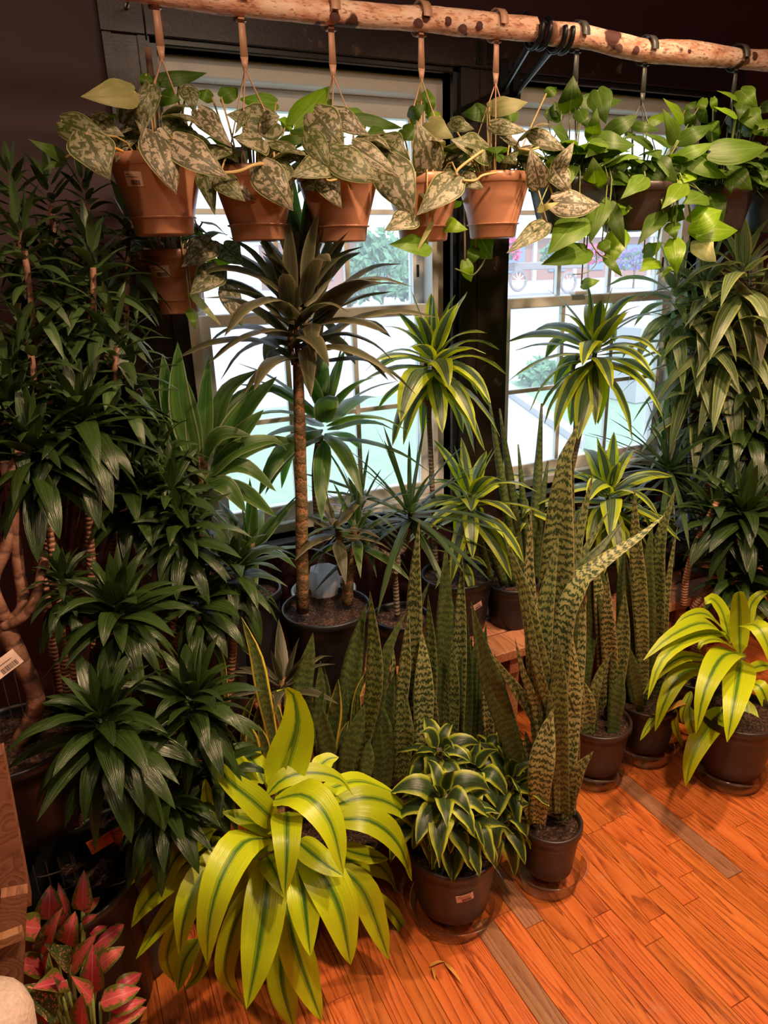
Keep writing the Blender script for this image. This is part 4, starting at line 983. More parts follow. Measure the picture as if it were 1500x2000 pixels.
for pts, wd in (
 ([(1170, 760, 0), (1165, 400, .02), (1155, 60, .0), (1150, 45, -.03)], 215), ([(1060, 640, .02), (960, 260, .06), (820, 110, .07), (735, 270, .06)], 190), ([(1280, 430, .03), (1300, 200, .05), (1420, 60, .04), (1560, 30, .03)], 120),
 ([(1060, 590, .02), (800, 310, .03), (560, 320, .02), (385, 460, .01)], 160), ([(1050, 620, 0), (760, 400, -.03), (350, 560, -.05), (40, 838, -.06)], 220), ([(1000, 520, .0), (620, 560, -.04), (260, 830, -.07), (90, 1300, -.09)], 190),
 ([(1110, 700, -.03), (880, 590, -.06), (690, 660, -.07), (718, 750, -.07)], 130), ([(800, 820, 0), (500, 800, -.02), (230, 980, -.03), (40, 1230, -.03)], 160), ([(800, 900, .04), (480, 1000, .03), (300, 1300, .01), (175, 1670, .0)], 210),
 ([(1170, 750, -.03), (960, 800, -.11), (760, 1180, -.17), (655, 1695, -.19)], 310), ([(1180, 830, -.03), (1150, 1080, -.13), (1090, 1420, -.19), (1020, 1795, -.21)], 340), ([(1190, 430, -.03), (1380, 440, -.11), (1500, 660, -.15), (1530, 900, -.17)], 220),
 ([(1270, 1110, .0), (1420, 1170, -.05), (1560, 1580, -.08)], 170), ([(1270, 440, .05), (1400, 290, .05), (1580, 250, .05)], 150), ([(1270, 960, .02), (1430, 900, .02), (1620, 920, .02)], 130), ([(1000, 1400, -.02), (760, 1680, -.07), (600, 2000, -.09), (535, 2315, -.10)], 265),
 ([(1250, 1300, -.04), (1270, 1650, -.10), (1180, 1900, -.12), (1050, 2115, -.12)], 210), ([(600, 1200, .03), (510, 1430, .02), (495, 1585, .02)], 90), ([(580, 1380, -.02), (600, 1600, -.05), (690, 1835, -.06)], 130), ([(420, 1400, .05), (410, 1600, .05), (500, 1855, .05)], 85),
 ([(1300, 1560, .0), (1450, 1580, -.02), (1600, 1700, -.03)], 150), ([(1420, 1800, .0), (1500, 2000, -.02), (1560, 2300, -.03)], 220), ([(300, 1440, .06), (140, 1560, .06), (0, 1780, .06)], 90)):
    pxleaf(o, G2o, G2s, pts, wd, G2Y, 'gold', 'broad', .9, .14, .026, 13, ncross=7)
for pts, wd in (([(580, 1320, .03), (450, 1350, .03), (310, 1450, .03)], 70), ([(1040, 1680, .0), (900, 1790, -.02), (800, 1900, -.02)], 90)):
    q = pxleaf(o, G2o, G2s, pts, wd, G2Y, M_DRY, 'lance', .9, .1, .02, 8); q['label'] = 'withered orange leaf'
P, n = pot_hit(C, r, h, .8, 1472, 1448); sticker(p, P, n, .05, .03, .9, wrap=(C, r, h, .8))

# ------------------------------------------------------------------ snake plants
def snake(o, org, sc, rows, Y0, mat='snake', thick=.004):
    for pts, wd, *mm in rows:
        n = len(pts); pp = [(x, y, (rest[0] if rest else 0)) for x, y, *rest in pts]
        q = pxleaf(o, org, sc, pp, wd * 1.18, Y0, mm[0] if mm else mat, 'snake', .25, random.uniform(.18, .38), .004, 12, thick, True, 0, random.uniform(-.5, .5))
    return o
S7, z7 = (920, 820), 3.333
B = on_z(1070, 1688, .05); Yb = B.y
o, p, C, r, h = potted('snake_plant', 'tallest banded snake plant, in a small brown pot beside the yellow-edged bush', V((B.x, B.y, .05)), .076, .15, M_BROWNP)
saucer((B.x, B.y, 0), .092, .075, 'clear saucer under the tall snake plant in front')
snake(o, S7, z7, (
 ([(520, 2560), (530, 2000, .02), (550, 1200, .04), (590, 420, .05), (640, 130, .05), (715, -10, .05)], 200),
 ([(560, 2560, .01), (620, 1500, .05), (640, 700, .07), (668, 180, .07)], 110),
 ([(480, 2560), (470, 2000, .0), (450, 1500, .0), (500, 1100, .01), (575, 735, .02)], 130),
 ([(560, 2560, .0), (570, 1800, .01), (650, 1150, .0), (900, 900, -.01), (1130, 740, -.02), (1262, 618, -.02)], 125),
 ([(570, 2560, .02), (640, 1200, .03), (800, 900, .03), (992, 655, .03)], 125, 'snaked'),
 ([(560, 2560, .03), (640, 1100, .05), (710, 700, .06), (800, 330, .06)], 110), ([(580, 2560, .03), (600, 1300, .04), (760, 820, .05), (908, 575, .05)], 80),
 ([(530, 2560, -.02), (500, 1900, -.02), (420, 1500, -.02), (340, 1100, -.01), (205, 735, .0)], 105),
 ([(470, 2560, .0), (430, 2000, .01), (400, 1400, .02), (378, 950, .03), (392, 555, .03)], 85),
 ([(600, 2560, -.03), (560, 2000, -.04), (570, 1650, -.04), (568, 1425, -.04)], 125), ([(620, 2560, -.01), (650, 1900, .0), (640, 1500, .0), (632, 1258, .01)], 110),
 ([(640, 2560, .0), (640, 2000, .02), (690, 1500, .03), (745, 1090, .03)], 110), ([(500, 2560, .0), (440, 2000, .01), (250, 1700, .02), (122, 1515, .02)], 80),
 ([(500, 2560, -.01), (440, 1950, -.01), (340, 1650, -.01), (284, 1412, .0)], 58),
 ([(420, 2560, .03), (330, 2300, .04), (160, 1800, .05), (60, 1480, .05), (0, 1180, .05)], 130, 'snaked'),
 ([(560, 2560, -.03), (540, 2000, -.03), (440, 1650, -.03), (330, 1050, -.01), (285, 955, -.01)], 55)), Yb)
S6, z6 = (760, 1400), 3.75
snake(o, S6, z6, (([(1090, 780, -.03), (1110, 400, -.05), (1170, 50, -.05), (1200, -60, -.05)], 160), ([(1290, 760, -.03), (1260, 400, -.03), (1225, 30, -.03), (1200, -150, -.03)], 70), ([(1330, 740, .0), (1340, 350, .0), (1340, 0, .0), (1310, -180, .0)], 95),
 ([(1300, 740, -.02), (1370, 420, -.05), (1498, 250, -.07)], 95), ([(1040, 790, -.01), (1000, 660, -.02), (955, 570, -.02)], 45), ([(1050, 760, .02), (1030, 400, .03), (1000, 100, .03)], 90)), Yb)
B = on_z(1160, 1488, .05); Yb = B.y
o, p, C, r, h = potted('snake_plant', 'banded snake plant in the wide brown pot behind the tallest one', V((B.x, B.y, .05)), .098, .165, M_BROWNP)
saucer((B.x, B.y, 0), .105, .075, 'clear saucer under the wide brown snake plant pot')
snake(o, S7, z7, (([(900, 2050), (905, 1600), (890, 1300, -.01), (885, 985, -.01)], 90), ([(935, 2050, -.02), (950, 1700, -.02), (985, 1400, -.02), (1002, 1105, -.02)], 92), ([(930, 2030, .04), (890, 1500, .05), (840, 1000, .06), (810, 800, .06)], 80, 'snaked'), ([(800, 2050, -.03), (800, 1800, -.04), (840, 1650, -.04), (920, 1500, -.05)], 55),
 ([(920, 2050, -.06), (955, 1800, -.06), (990, 1640, -.06)], 90, 'snaked'), ([(760, 2080, -.03), (755, 1900, -.03), (725, 1690, -.03)], 95), ([(690, 2080, -.02), (690, 1800, -.02), (670, 1600, -.01)], 80), ([(840, 2060, .05), (860, 1600, .06), (840, 1200, .06), (790, 850, .06)], 85), ([(960, 2050, .06), (1000, 1500, .07), (980, 1000, .07), (1000, 820, .07)], 90, 'snaked'),
 ([(700, 2080, .06), (740, 1600, .08), (790, 1200, .08), (760, 950, .08)], 90, 'snaked')), Yb)
B = on_z(1258, 1447, .05); Yb = B.y
o, p, C, r, h = potted('snake_plant', 'banded snake plant in the brown pot left of the yellow corn plant', V((B.x, B.y, .05)), .092, .163, M_BROWNP)
saucer((B.x, B.y, 0), .105, .075, 'clear saucer under the snake plant left of the yellow corn plant')
snake(o, S7, z7, (([(1120, 1900), (1115, 1500), (1095, 1100), (1070, 780), (1065, 440)], 85), ([(1150, 1900, .02), (1150, 1400, .02), (1150, 950, .02), (1182, 670, .02)], 92, 'snaked'), ([(1230, 1850, .02), (1215, 1300, .02), (1230, 800, .02), (1340, 420, .02)], 88), ([(1260, 1850, .03), (1265, 1300, .03), (1300, 950, .03), (1345, 690, .03)], 40), ([(1060, 1900, .03), (1040, 1500, .04), (1010, 1100, .04), (1005, 850, .04)], 85, 'snaked'), ([(1100, 1900, -.03), (1060, 1650, -.03), (1030, 1480, -.03)], 70, 'snaked')), Yb)
P, n = pot_hit(C, r, h, .8, 1297, 1413); sticker(p, P, n, .04, .026, .45, wrap=(C, r, h, .8))
S9, z9 = (560, 1150), 3.571
B = on_z(800, 1560, .0); Yb = 1.42
o, p, C, r, h = potted('snake_plant', 'dense bright-banded snake plant behind the compact striped plant', V((at(815, 1500, 1.43).x, 1.43, 0)), .11, .17, M_BLACK)
snake(o, S9, z9, (([(800, 1330), (850, 900), (885, 400, .01), (900, -150, .02), (925, -490, .03)], 105), ([(930, 1330, -.03), (950, 900, -.03), (950, 600, -.03), (942, 290, -.02)], 125), ([(960, 1300, .0), (1000, 800, .01), (1005, 400, .02), (985, 40, .02)], 80), ([(1050, 1300, .02), (1070, 900, .03), (1095, 300, .05), (1110, -330, .06)], 115, 'snaked'),
 ([(1160, 1280, -.02), (1165, 900, -.02), (1165, 600, -.01), (1150, 340, -.01)], 68), ([(1190, 1280, .01), (1205, 800, .02), (1215, 200, .03), (1225, -230, .04)], 85), ([(760, 1330, -.02), (790, 900, -.01), (830, 500, -.01), (850, 140, .0)], 78), ([(800, 1330, -.04), (820, 1000, -.05), (830, 850, -.05), (840, 760, -.05)], 120),
 ([(1240, 1280, .03), (1260, 800, .04), (1250, 300, .05), (1240, 100, .05)], 80, 'snaked'), ([(1010, 1300, -.02), (1020, 950, -.02), (1010, 640, -.02)], 75), ([(1100, 1300, -.03), (1110, 900, -.03), (1115, 580, -.03)], 55), ([(720, 1330, .02), (730, 900, .03), (745, 580, .03), (738, 380, .03)], 50), ([(1170, 1330, .02), (1190, 700, .02), (1230, 350, .03)], 85, 'snaked'), ([(1290, 1300, .03), (1290, 700, .04), (1330, 300, .05)], 80, 'snaked'), ([(1360, 1300, .02), (1370, 750, .03), (1400, 420, .03)], 85, 'snaked'), ([(1420, 1300, .0), (1400, 900, .0), (1370, 600, .0)], 70), ([(1240, 1300, .06), (1260, 800, .07), (1290, 330, .08)], 100, 'snaked'), ([(1330, 1300, .07), (1350, 800, .08), (1390, 250, .09)], 95, 'snaked'), ([(1180, 1300, .08), (1190, 800, .08), (1180, 380, .09)], 95, 'snaked'), ([(1450, 1300, .05), (1470, 800, .06), (1450, 450, .07)], 90, 'snaked'), ([(870, 1330, .04), (860, 800, .05), (870, 300, .06), (1000, -60, .06)], 90, 'snaked')), Yb)
Yb = 1.36
o, p, C, r, h = potted('snake_plant', 'low dark green snake plant between the golden corn plant and the banded one', V((at(650, 1540, 1.38).x, 1.38, 0)), .115, .17, M_BLACK)
snake(o, S9, z9, (([(500, 1400), (530, 1100), (610, 700, -.02), (610, 350, -.01), (580, 15, .0)], 105, 'snake'), ([(380, 1400, .02), (430, 800, .03), (500, 350, .04), (560, 100, .04)], 135), ([(400, 1400, -.03), (430, 1150, -.03), (490, 950, -.03), (546, 800, -.03)], 120), ([(570, 1400, .02), (610, 1000, .03), (660, 600, .03), (720, 380, .03), (832, 165, .03)], 90),
 ([(290, 1300, .0), (310, 1050, .0), (345, 820, .0), (360, 628, .0)], 95, 'laur'), ([(230, 1200, .04), (225, 900, .05), (235, 500, .05)], 80), ([(290, 1400, -.01), (290, 1150, -.01), (250, 950, -.01), (225, 770, -.01)], 105), ([(170, 1100, .05), (110, 700, .06), (150, 480, .06), (183, 305, .06)], 120), ([(160, 1020, -.02), (210, 880, -.02), (262, 700, -.02)], 55), ([(530, 1400, -.02), (555, 1250, -.02), (572, 1050, -.02)], 85), ([(630, 1400, .0), (630, 1150, .0), (642, 940, .0)], 75),
 ([(690, 1400, .02), (700, 1100, .03), (650, 850, .03), (640, 720, .03)], 95), ([(700, 1300, .04), (700, 900, .05), (752, 590, .05)], 95), ([(450, 1050, .0), (490, 760, .0), (592, 515, .0)], 45, 'laur'), ([(510, 1000, -.01), (505, 860, -.01), (505, 705, -.01)], 30, 'laur'), ([(350, 1200, .0), (390, 1020, .0), (435, 915, .0)], 40, 'laur'), ([(420, 1300, .02), (400, 900, .03), (415, 650, .03)], 80), ([(260, 1100, .06), (270, 800, .06), (260, 540, .06)], 80), ([(470, 1400, .03), (560, 1000, .04), (600, 800, .04)], 90)), Yb, 'snaked')
S8, z8 = (380, 1180), 4.6875
o, p, C, r, h = potted('snake_plant', 'yellow-edged snake plant with one tall leaf behind the golden corn plant', V((at(515, 1560, 1.36).x, 1.36, 0)), .085, .15, M_BLACK)
snake(o, S8, z8, (([(745, 1450), (700, 1150), (625, 800, -.01), (555, 450, -.01), (425, 108, -.01)], 115), ([(830, 1250, .02), (770, 1000, .02), (690, 800, .02)], 45), ([(440, 1250, .03), (480, 1000, .03), (560, 815, .03)], 60), ([(590, 1450, .01), (590, 1150, .01), (605, 890, .01)], 105), ([(590, 1480, -.01), (520, 1250, -.01), (488, 1090, -.01)], 110), ([(300, 950, .05), (260, 560, .05), (180, 320, .05), (128, 140, .05)], 50), ([(680, 1480, .0), (650, 1300, .0), (580, 1100, .0)], 70)), 1.35, 'laur')
# dark cylindrical snake plant in front of the window post
o, p, C, r, h = potted('snake_plant', 'dark spear-leaved snake plant before the window post, thin pointed leaves', V((at(1000, 1120, 1.72).x, 1.72, BZ)), .085, .15, M_BLACK)
mm = None
for tip, basep, rr in (((955, 778), (1010, 1130), 8), ((976, 798), (1020, 1130), 8.5), ((1058, 788), (1030, 1130), 8.5), ((1012, 868), (1035, 1130), 6.5), ((932, 985), (985, 1140), 9), ((990, 930), (1000, 1140), 9), ((1070, 900), (1045, 1140), 8), ((900, 960), (960, 1140), 8)):
    a = at(basep[0], basep[1], 1.71); b = at(tip[0], tip[1], 1.75); k = rr * mpp(b); m = MB()
    S = spline([a, (a + b) / 2 + V((random.uniform(-.01, .01), 0, 0)), b], 12); m.tube(S, [k * (1.1 if i < 7 else 1.1 * (12 - i) / 5.6 + .03) for i in range(12)], 8); m.build('leaf', ML['snaked'], o, True)

# ------------------------------------------------------------------ compact striped plant in front
B = on_z(884, 1750, .05)
o, p, C, r, h = potted('compact_striped_dracaena', 'bushy dark green plant with curling yellow-edged leaves in a brown pot', V((B.x, B.y, .05)), .110, .178, M_BROWNP)
saucer((B.x, B.y, 0), .118, .075, 'clear saucer under the bushy yellow-edged plant')
P, n = pot_hit(C, r, h, .8, 908, 1753); sticker(p, P, n, .042, .024, .16, wrap=(C, r, h, .8))
for (px, py, dy, Rp, n, et) in ((868, 1550, -.05, 108, 16, -28), (1002, 1520, .01, 100, 16, -28), (858, 1462, .06, 92, 15, -25), (915, 1585, -.06, 90, 13, -22), (985, 1585, -.02, 90, 14, -25), (828, 1575, .0, 86, 11, -25), (985, 1460, .08, 82, 13, -25), (925, 1500, .03, 92, 12, -30), (875, 1610, -.03, 80, 9, -20)):
    K = at(px, py, B.y + dy); L = Rp * mpp(K) * 1.12
    rosette(o, K, L, int(n * 1.5), .38, 'dorado', 'ovate', 82, et, 1.7, .06, (random.uniform(-.2, .2), -.25, 1), .34, .05, .1, 10, tw=1.1)
    cane(o, [V((C.x + (K.x - C.x) * .4, C.y + (K.y - C.y) * .4, C.z + h - .02)), K], .008, .007, M_CANEG)

# ------------------------------------------------------------------ canes and heads on the bench
def head(o, px, py, Y, Rp, n, wr, mat, kind='lance', **kw):
    K = at(px, py, Y); rosette(o, K, Rp * mpp(K) * 1.12, n, wr, mat, kind, **kw); return K
def pxcane(o, pts, r0, r1, mat, name='cane'):
    W = [at(x, y, Y) for x, y, Y in pts]; return cane(o, W, r0 * mpp(W[0]), r1 * mpp(W[-1]), mat, name)
def benchpot(name, label, px, py, Y, rpx, mat, zb=None, **kw):
    """px,py = centre of the pot's rim in the photo"""
    T = at(px, py, Y); zb = BZ if zb is None else zb
    return potted(name, label, V((T.x, T.y, zb)), rpx * mpp(T), T.z - zb, mat, **kw)
o, p, C, r, h = benchpot('corn_cane_plant', 'tall cane corn plant in the big black pot on the bench', 637, 1183, 1.67, 84, M_BLACK)
pxcane(o, [(591, 1195, 1.64), (588, 950, 1.635), (584, 790, 1.63), (582, 705, 1.63)], 12.5, 10, M_CANE)
pxcane(o, [(679, 1180, 1.66), (680, 1090, 1.66)], 11, 11, M_CANE)
pxcane(o, [(679, 1092, 1.66), (664, 1060, 1.655), (660, 1030, 1.65)], 7, 6, M_CANE); pxcane(o, [(680, 1092, 1.66), (692, 1060, 1.66), (690, 1030, 1.66)], 7, 6, M_CANE)
for a in (((575, 712, 1.63), (567, 670, 1.63), (572, 610, 1.63)), ((585, 708, 1.63), (579, 660, 1.63), (585, 600, 1.62)), ((588, 708, 1.63), (598, 670, 1.63), (597, 600, 1.63))): pxcane(o, a, 6, 6, M_CANE)
for a in (((566, 575, 1.62, 200, 21)), ((588, 545, 1.60, 205, 21)), ((608, 580, 1.64, 205, 21))):
    head(o, *a, .17, 'brown', 'broad', ein=86, eout=5, droop=.62, stem=.15, fold=.3, nseg=11)
head(o, 592, 520, 1.68, 170, 8, .17, 'corn', 'broad', ein=88, eout=60, droop=.08, stem=.02)
head(o, 655, 1015, 1.64, 120, 13, .2, 'brown', ein=84, eout=-25, droop=.6, stem=.06); head(o, 694, 1025, 1.66, 110, 12, .2, 'corn', ein=84, eout=-20, droop=.6, stem=.06)
o, p, C, r, h = benchpot('corn_cane_plant', 'second cane corn plant close to the glass behind the tall one', 632, 1148, 1.86, 60, M_STYRO, zb=BZ)
pxcane(o, [(627, 1110, 1.87), (620, 1000, 1.87), (617, 920, 1.87), (625, 850, 1.86)], 9, 8, M_CANEG)
head(o, 630, 790, 1.82, 180, 26, .17, 'corn', 'broad', ein=84, eout=-22, droop=.55, stem=.10, fold=.3, nseg=10)
# faceted clear-white tub seen between the two canes
T = at(632, 1128, 1.80); m = MB(); k = 34 * mpp(T); hh = .085
m.lathe(V((T.x, T.y, T.z - .055)), [(k * .98, 0), (k, hh * .55), (k * .8, hh * .95), (k * .78, hh), (k * .74, hh), (k * .75, hh * .93), (k * .93, hh * .55), (k * .9, .004)], 8)
tag(m.build('faceted_tub', M_MILK), 'white faceted plastic tub lit up behind the black pot of the tall cane', 'tub')
tb = bpy.data.objects['faceted_tub']
# small corn plants at the left
o, p, C, r, h = benchpot('corn_plant', 'wide-leaved green corn plant at the left window jamb', 400, 1130, 1.62, 70, M_BLACK)
pxcane(o, [(400, 1130, 1.62), (398, 1000, 1.62), (395, 890, 1.62)], 12, 10, M_CANE)
for pts, wd in (([(380, 900), (352, 790), (347, 668)], 44), ([(385, 910), (374, 800), (362, 735)], 30), ([(370, 900, .03), (330, 780, .04), (318, 690, .05)], 40), ([(420, 890), (480, 800, -.02), (541, 735, -.03)], 42), ([(410, 880, .02), (440, 770, .03), (503, 722, .03)], 34), ([(420, 910, -.02), (470, 850, -.05), (515, 800, -.06)], 40), ([(400, 880, .02), (402, 770, .03), (408, 698, .04)], 30),
 ([(330, 920), (300, 830), (285, 740)], 44), ([(350, 910, .03), (290, 800, .03), (300, 760, .03)], 40), ([(410, 930, -.02), (460, 880, -.06), (530, 860, -.07), (560, 880, -.07)], 36), ([(400, 940, -.02), (470, 910, -.06), (540, 960, -.08)], 34), ([(420, 920, .02), (500, 870, .04), (590, 860, .05)], 34), ([(400, 900, -.03), (430, 850, -.07), (490, 850, -.09)], 36),
 ([(390, 910, .02), (450, 800, .05), (520, 760, .06), (590, 790, .06)], 32), ([(370, 940, -.02), (320, 900, -.07), (280, 920, -.1)], 36), ([(400, 950), (470, 960, -.03), (540, 1010, -.03)], 36), ([(400, 950, -.03), (440, 950, -.08), (480, 1000, -.1)], 38)):
    pxleaf(o, (0, 0), 1, pts, wd * .98, 1.62, 'corn', 'broad', .7, .32, .022, 12, ncross=7)
o, p, C, r, h = benchpot('corn_plant', 'smaller green corn plant with upright leaves low in the left window', 490, 1150, 1.74, 55, M_BLACK)
head(o, 490, 1060, 1.72, 150, 17, .17, 'corn', ein=86, eout=-10, droop=.4, stem=.04); pxcane(o, [(490, 1150, 1.74), (490, 1060, 1.72)], 9, 8, M_CANE)
o, p, C, r, h = potted('corn_plant', 'dusky low corn plant on the floor before the bench, left of the black pot', V((at(560, 1400, 1.45).x, 1.45, 0)), .08, .16, M_BLACK)
K = head(o, 552, 1325, 1.46, 130, 20, .17, 'brown', ein=82, eout=-22, droop=.5, stem=.05); cane(o, [V((C.x, C.y, .14)), K], .012, .010, M_CANE)
# marginata with twisted stems
o, p, C, r, h = benchpot('marginata_dracaena', 'spiky narrow-leaved dracaena with a knotted looping stem', 782, 1200, 1.70, 54, M_BLACK)
pxcane(o, [(776, 1205, 1.70), (773, 1150, 1.70), (770, 1122, 1.69)], 6, 6, M_CANEG)
pxcane(o, [(770, 1122, 1.69), (762, 1105, 1.69), (764, 1085, 1.69), (774, 1080, 1.68), (778, 1100, 1.67), (772, 1122, 1.67)], 5.5, 5, M_CANEG, 'looped_stem')
pxcane(o, [(772, 1085, 1.69), (790, 1070, 1.69), (798, 1040, 1.68), (802, 985, 1.68)], 5, 5, M_CANEG); pxcane(o, [(764, 1088, 1.69), (735, 1072, 1.70), (708, 1060, 1.71), (700, 1035, 1.72), (702, 990, 1.74)], 5, 5, M_CANEG)
head(o, 800, 985, 1.68, 190, 46, .062, 'marg', 'narrow', ein=86, eout=-45, droop=.28, stem=.06, fold=.2, ncross=3, nseg=7, jit=.2)
head(o, 702, 985, 1.75, 130, 32, .075, 'marg', 'narrow', ein=84, eout=-45, droop=.3, stem=.05, fold=.2, ncross=3, nseg=7, jit=.2)
# lemon-striped dracaenas
o, p, C, r, h = benchpot('lemon_striped_dracaena', 'lemon-striped dracaena in the black pot left of the window post, price label on it', 893, 1118, 1.78, 68, M_BLACK)
P, n = pot_hit(C, r, h, .8, 931, 1184); sticker(p, P, n, .04, .022, .35, wrap=(C, r, h, .8))
pxcane(o, [(918, 1135, 1.78), (919, 1060, 1.78), (922, 1000, 1.77), (918, 960, 1.76)], 4.5, 5, M_CANEG); pxcane(o, [(852, 1115, 1.80), (846, 1000, 1.80), (841, 880, 1.79), (838, 800, 1.78), (848, 760, 1.76), (848, 710, 1.74)], 5, 5, M_CANEG); pxcane(o, [(838, 800, 1.78), (826, 765, 1.78), (832, 710, 1.76)], 4, 4, M_CANEG)
LK = dict(kind='broad', ein=86, eout=-45, droop=.8, stem=.10, fold=.2, nseg=11, wave=.02)
head(o, 846, 675, 1.73, 150, 40, .22, 'lemon', **LK)
head(o, 918, 955, 1.74, 130, 28, .22, 'lemon', 'broad', ein=86, eout=-40, droop=.7, stem=.08, fold=.2, nseg=10, wave=.012)
head(o, 905, 1080, 1.76, 75, 10, .2, 'lemon', ein=70, eout=-30, droop=.6, stem=.03)
o, p, C, r, h = benchpot('lemon_striped_dracaena', 'lemon-striped dracaena in front of the right window, twin heads one above the other', 1180, 1075, 1.80, 62, M_BLACK)
pxcane(o, [(1085, 1105, 1.78), (1110, 950, 1.78), (1135, 830, 1.78), (1150, 760, 1.76), (1162, 690, 1.74)], 6, 5, M_CANEG); pxcane(o, [(1120, 880, 1.78), (1125, 800, 1.79), (1118, 730, 1.79), (1130, 690, 1.78)], 4, 4, M_CANEG); pxcane(o, [(1180, 1080, 1.78), (1188, 960, 1.74)], 5, 5, M_CANEG)
head(o, 1163, 655, 1.73, 150, 38, .22, 'lemon', **LK)
head(o, 1192, 945, 1.70, 140, 34, .22, 'lemon', **LK)
head(o, 1215, 1000, 1.74, 105, 18, .2, 'lemon', ein=60, eout=-45, droop=.6, stem=.04)
head(o, 1035, 985, 1.74, 85, 9, .22, 'lemon', ein=60, eout=-30, droop=.8, stem=.03)
# right-hand group
o, p, C, r, h = benchpot('marginata_dracaena', 'fine-leaved dark dracaena at the right window jamb', 1300, 1060, 1.82, 48, M_BLACK)
pxcane(o, [(1300, 1065, 1.82), (1305, 960, 1.82), (1308, 900, 1.80)], 4, 4, M_CANEG)
head(o, 1308, 900, 1.74, 165, 56, .055, 'marg', 'narrow', ein=86, eout=-40, droop=.35, stem=.06, fold=.2, ncross=3, nseg=7, jit=.2); head(o, 1345, 960, 1.72, 140, 34, .06, 'marg', 'narrow', ein=70, eout=-45, droop=.4, stem=.05, fold=.2, ncross=3, nseg=7, jit=.2)
o, p, C, r, h = benchpot('white_striped_dracaena', 'tall white-striped dracaena filling the right window edge, black labelled pot', 1372, 1032, 1.86, 62, M_BLACK)
P, n = pot_hit(C, r, h, .8, 1338, 1066); sticker(p, P, n, .052, .022, -.1, wrap=(C, r, h, .8))
pxcane(o, [(1352, 1030, 1.86), (1350, 850, 1.84), (1352, 690, 1.80)], 7, 6, M_CANEG); pxcane(o, [(1390, 1030, 1.86), (1400, 850, 1.80), (1410, 650, 1.72)], 7, 6, M_CANEG); pxcane(o, [(1375, 1030, 1.86), (1385, 800, 1.84), (1380, 560, 1.80)], 7, 6, M_CANEG); pxcane(o, [(1400, 1030, 1.86), (1460, 800, 1.78), (1470, 500, 1.68)], 7, 6, M_CANEG)
WK = dict(ein=84, eout=-55, droop=.75, stem=.14, fold=.2, nseg=10)
head(o, 1360, 650, 1.76, 150, 34, .17, 'warn', **WK); head(o, 1430, 640, 1.66, 160, 32, .17, 'warn', **WK); head(o, 1320, 545, 1.80, 130, 24, .18, 'warn', **WK); head(o, 1455, 500, 1.62, 150, 34, .18, 'warn', **WK); head(o, 1380, 530, 1.72, 130, 26, .18, 'warn', **WK); head(o, 1365, 760, 1.74, 120, 18, .2, 'warn', **WK)
head(o, 1490, 590, 1.58, 140, 18, .17, 'brown', ein=84, eout=-30, droop=.5, stem=.08)
# white card tub in the right pot
T = at(1347, 1012, 1.84); m = MB(); k = 26 * mpp(T)
m.lathe(V((T.x, T.y, T.z - .03)), [(k * 1.05, 0), (k, .03), (k * .7, .055), (k * .5, .058), (k * .47, .056), (k * .66, .05), (k * .95, .028), (k, .0)], 8)
tag(m.build('white_cover', M_MILK), 'white plastic cover on the soil of the black labelled pot at right', 'cover')
CK = dict(kind='broad', ein=84, eout=-42, droop=.75, stem=.085, fold=.24, nseg=9, curl=.1)
o, p, C, r, h = potted('compact_dracaena', 'dark compact dracaena on two ringed leaning canes at the right', V((at(1360, 1300, 1.50).x, 1.50, 0)), .10, .17, M_BLACK)
zt = at(1345, 1195, 1.5)
m = cane(o, [V((C.x, C.y, .15)), V((C.x, C.y, zt.z))], .028, .024, M_CANEC, 'stump')
pxcane(o, [(1335, 1185, 1.50), (1340, 1130, 1.50), (1355, 1075, 1.50), (1372, 1035, 1.50), (1400, 980, 1.49)], 6.5, 6, M_CANEC); pxcane(o, [(1352, 1190, 1.50), (1390, 1135, 1.48), (1420, 1090, 1.46), (1440, 1050, 1.44), (1462, 1010, 1.44)], 6.5, 6, M_CANEC); pxcane(o, [(1398, 1080, 1.56), (1406, 1040, 1.56), (1410, 1000, 1.56)], 5, 5, M_CANEC)
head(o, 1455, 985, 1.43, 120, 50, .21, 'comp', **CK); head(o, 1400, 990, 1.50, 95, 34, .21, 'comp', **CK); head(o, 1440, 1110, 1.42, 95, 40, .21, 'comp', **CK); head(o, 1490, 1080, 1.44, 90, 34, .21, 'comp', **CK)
pxcane(o, [(1356, 1190, 1.50), (1410, 1160, 1.46), (1440, 1120, 1.42)], 5, 5, M_CANEC)
o, p, C, r, h = potted('compact_dracaena', 'very dark compact dracaena high at the right edge beside the maroon wall', V((at(1500, 1250, 1.62).x + .1, 1.66, BZ)), .10, .2, M_BLACK)
for (px, py, Y, R) in ((1465, 810, 1.58, 110), (1480, 730, 1.60, 90), (1510, 870, 1.56, 100), (1420, 860, 1.66, 80)):
    K = head(o, px, py, Y, R, 46, .22, 'comp', **CK); cane(o, [V((C.x, C.y, C.z + .17)), V(((C.x + K.x) / 2 + .03, (C.y + K.y) / 2, (C.z + K.z) / 2 + .1)), K], .012, .009, M_CANEC)

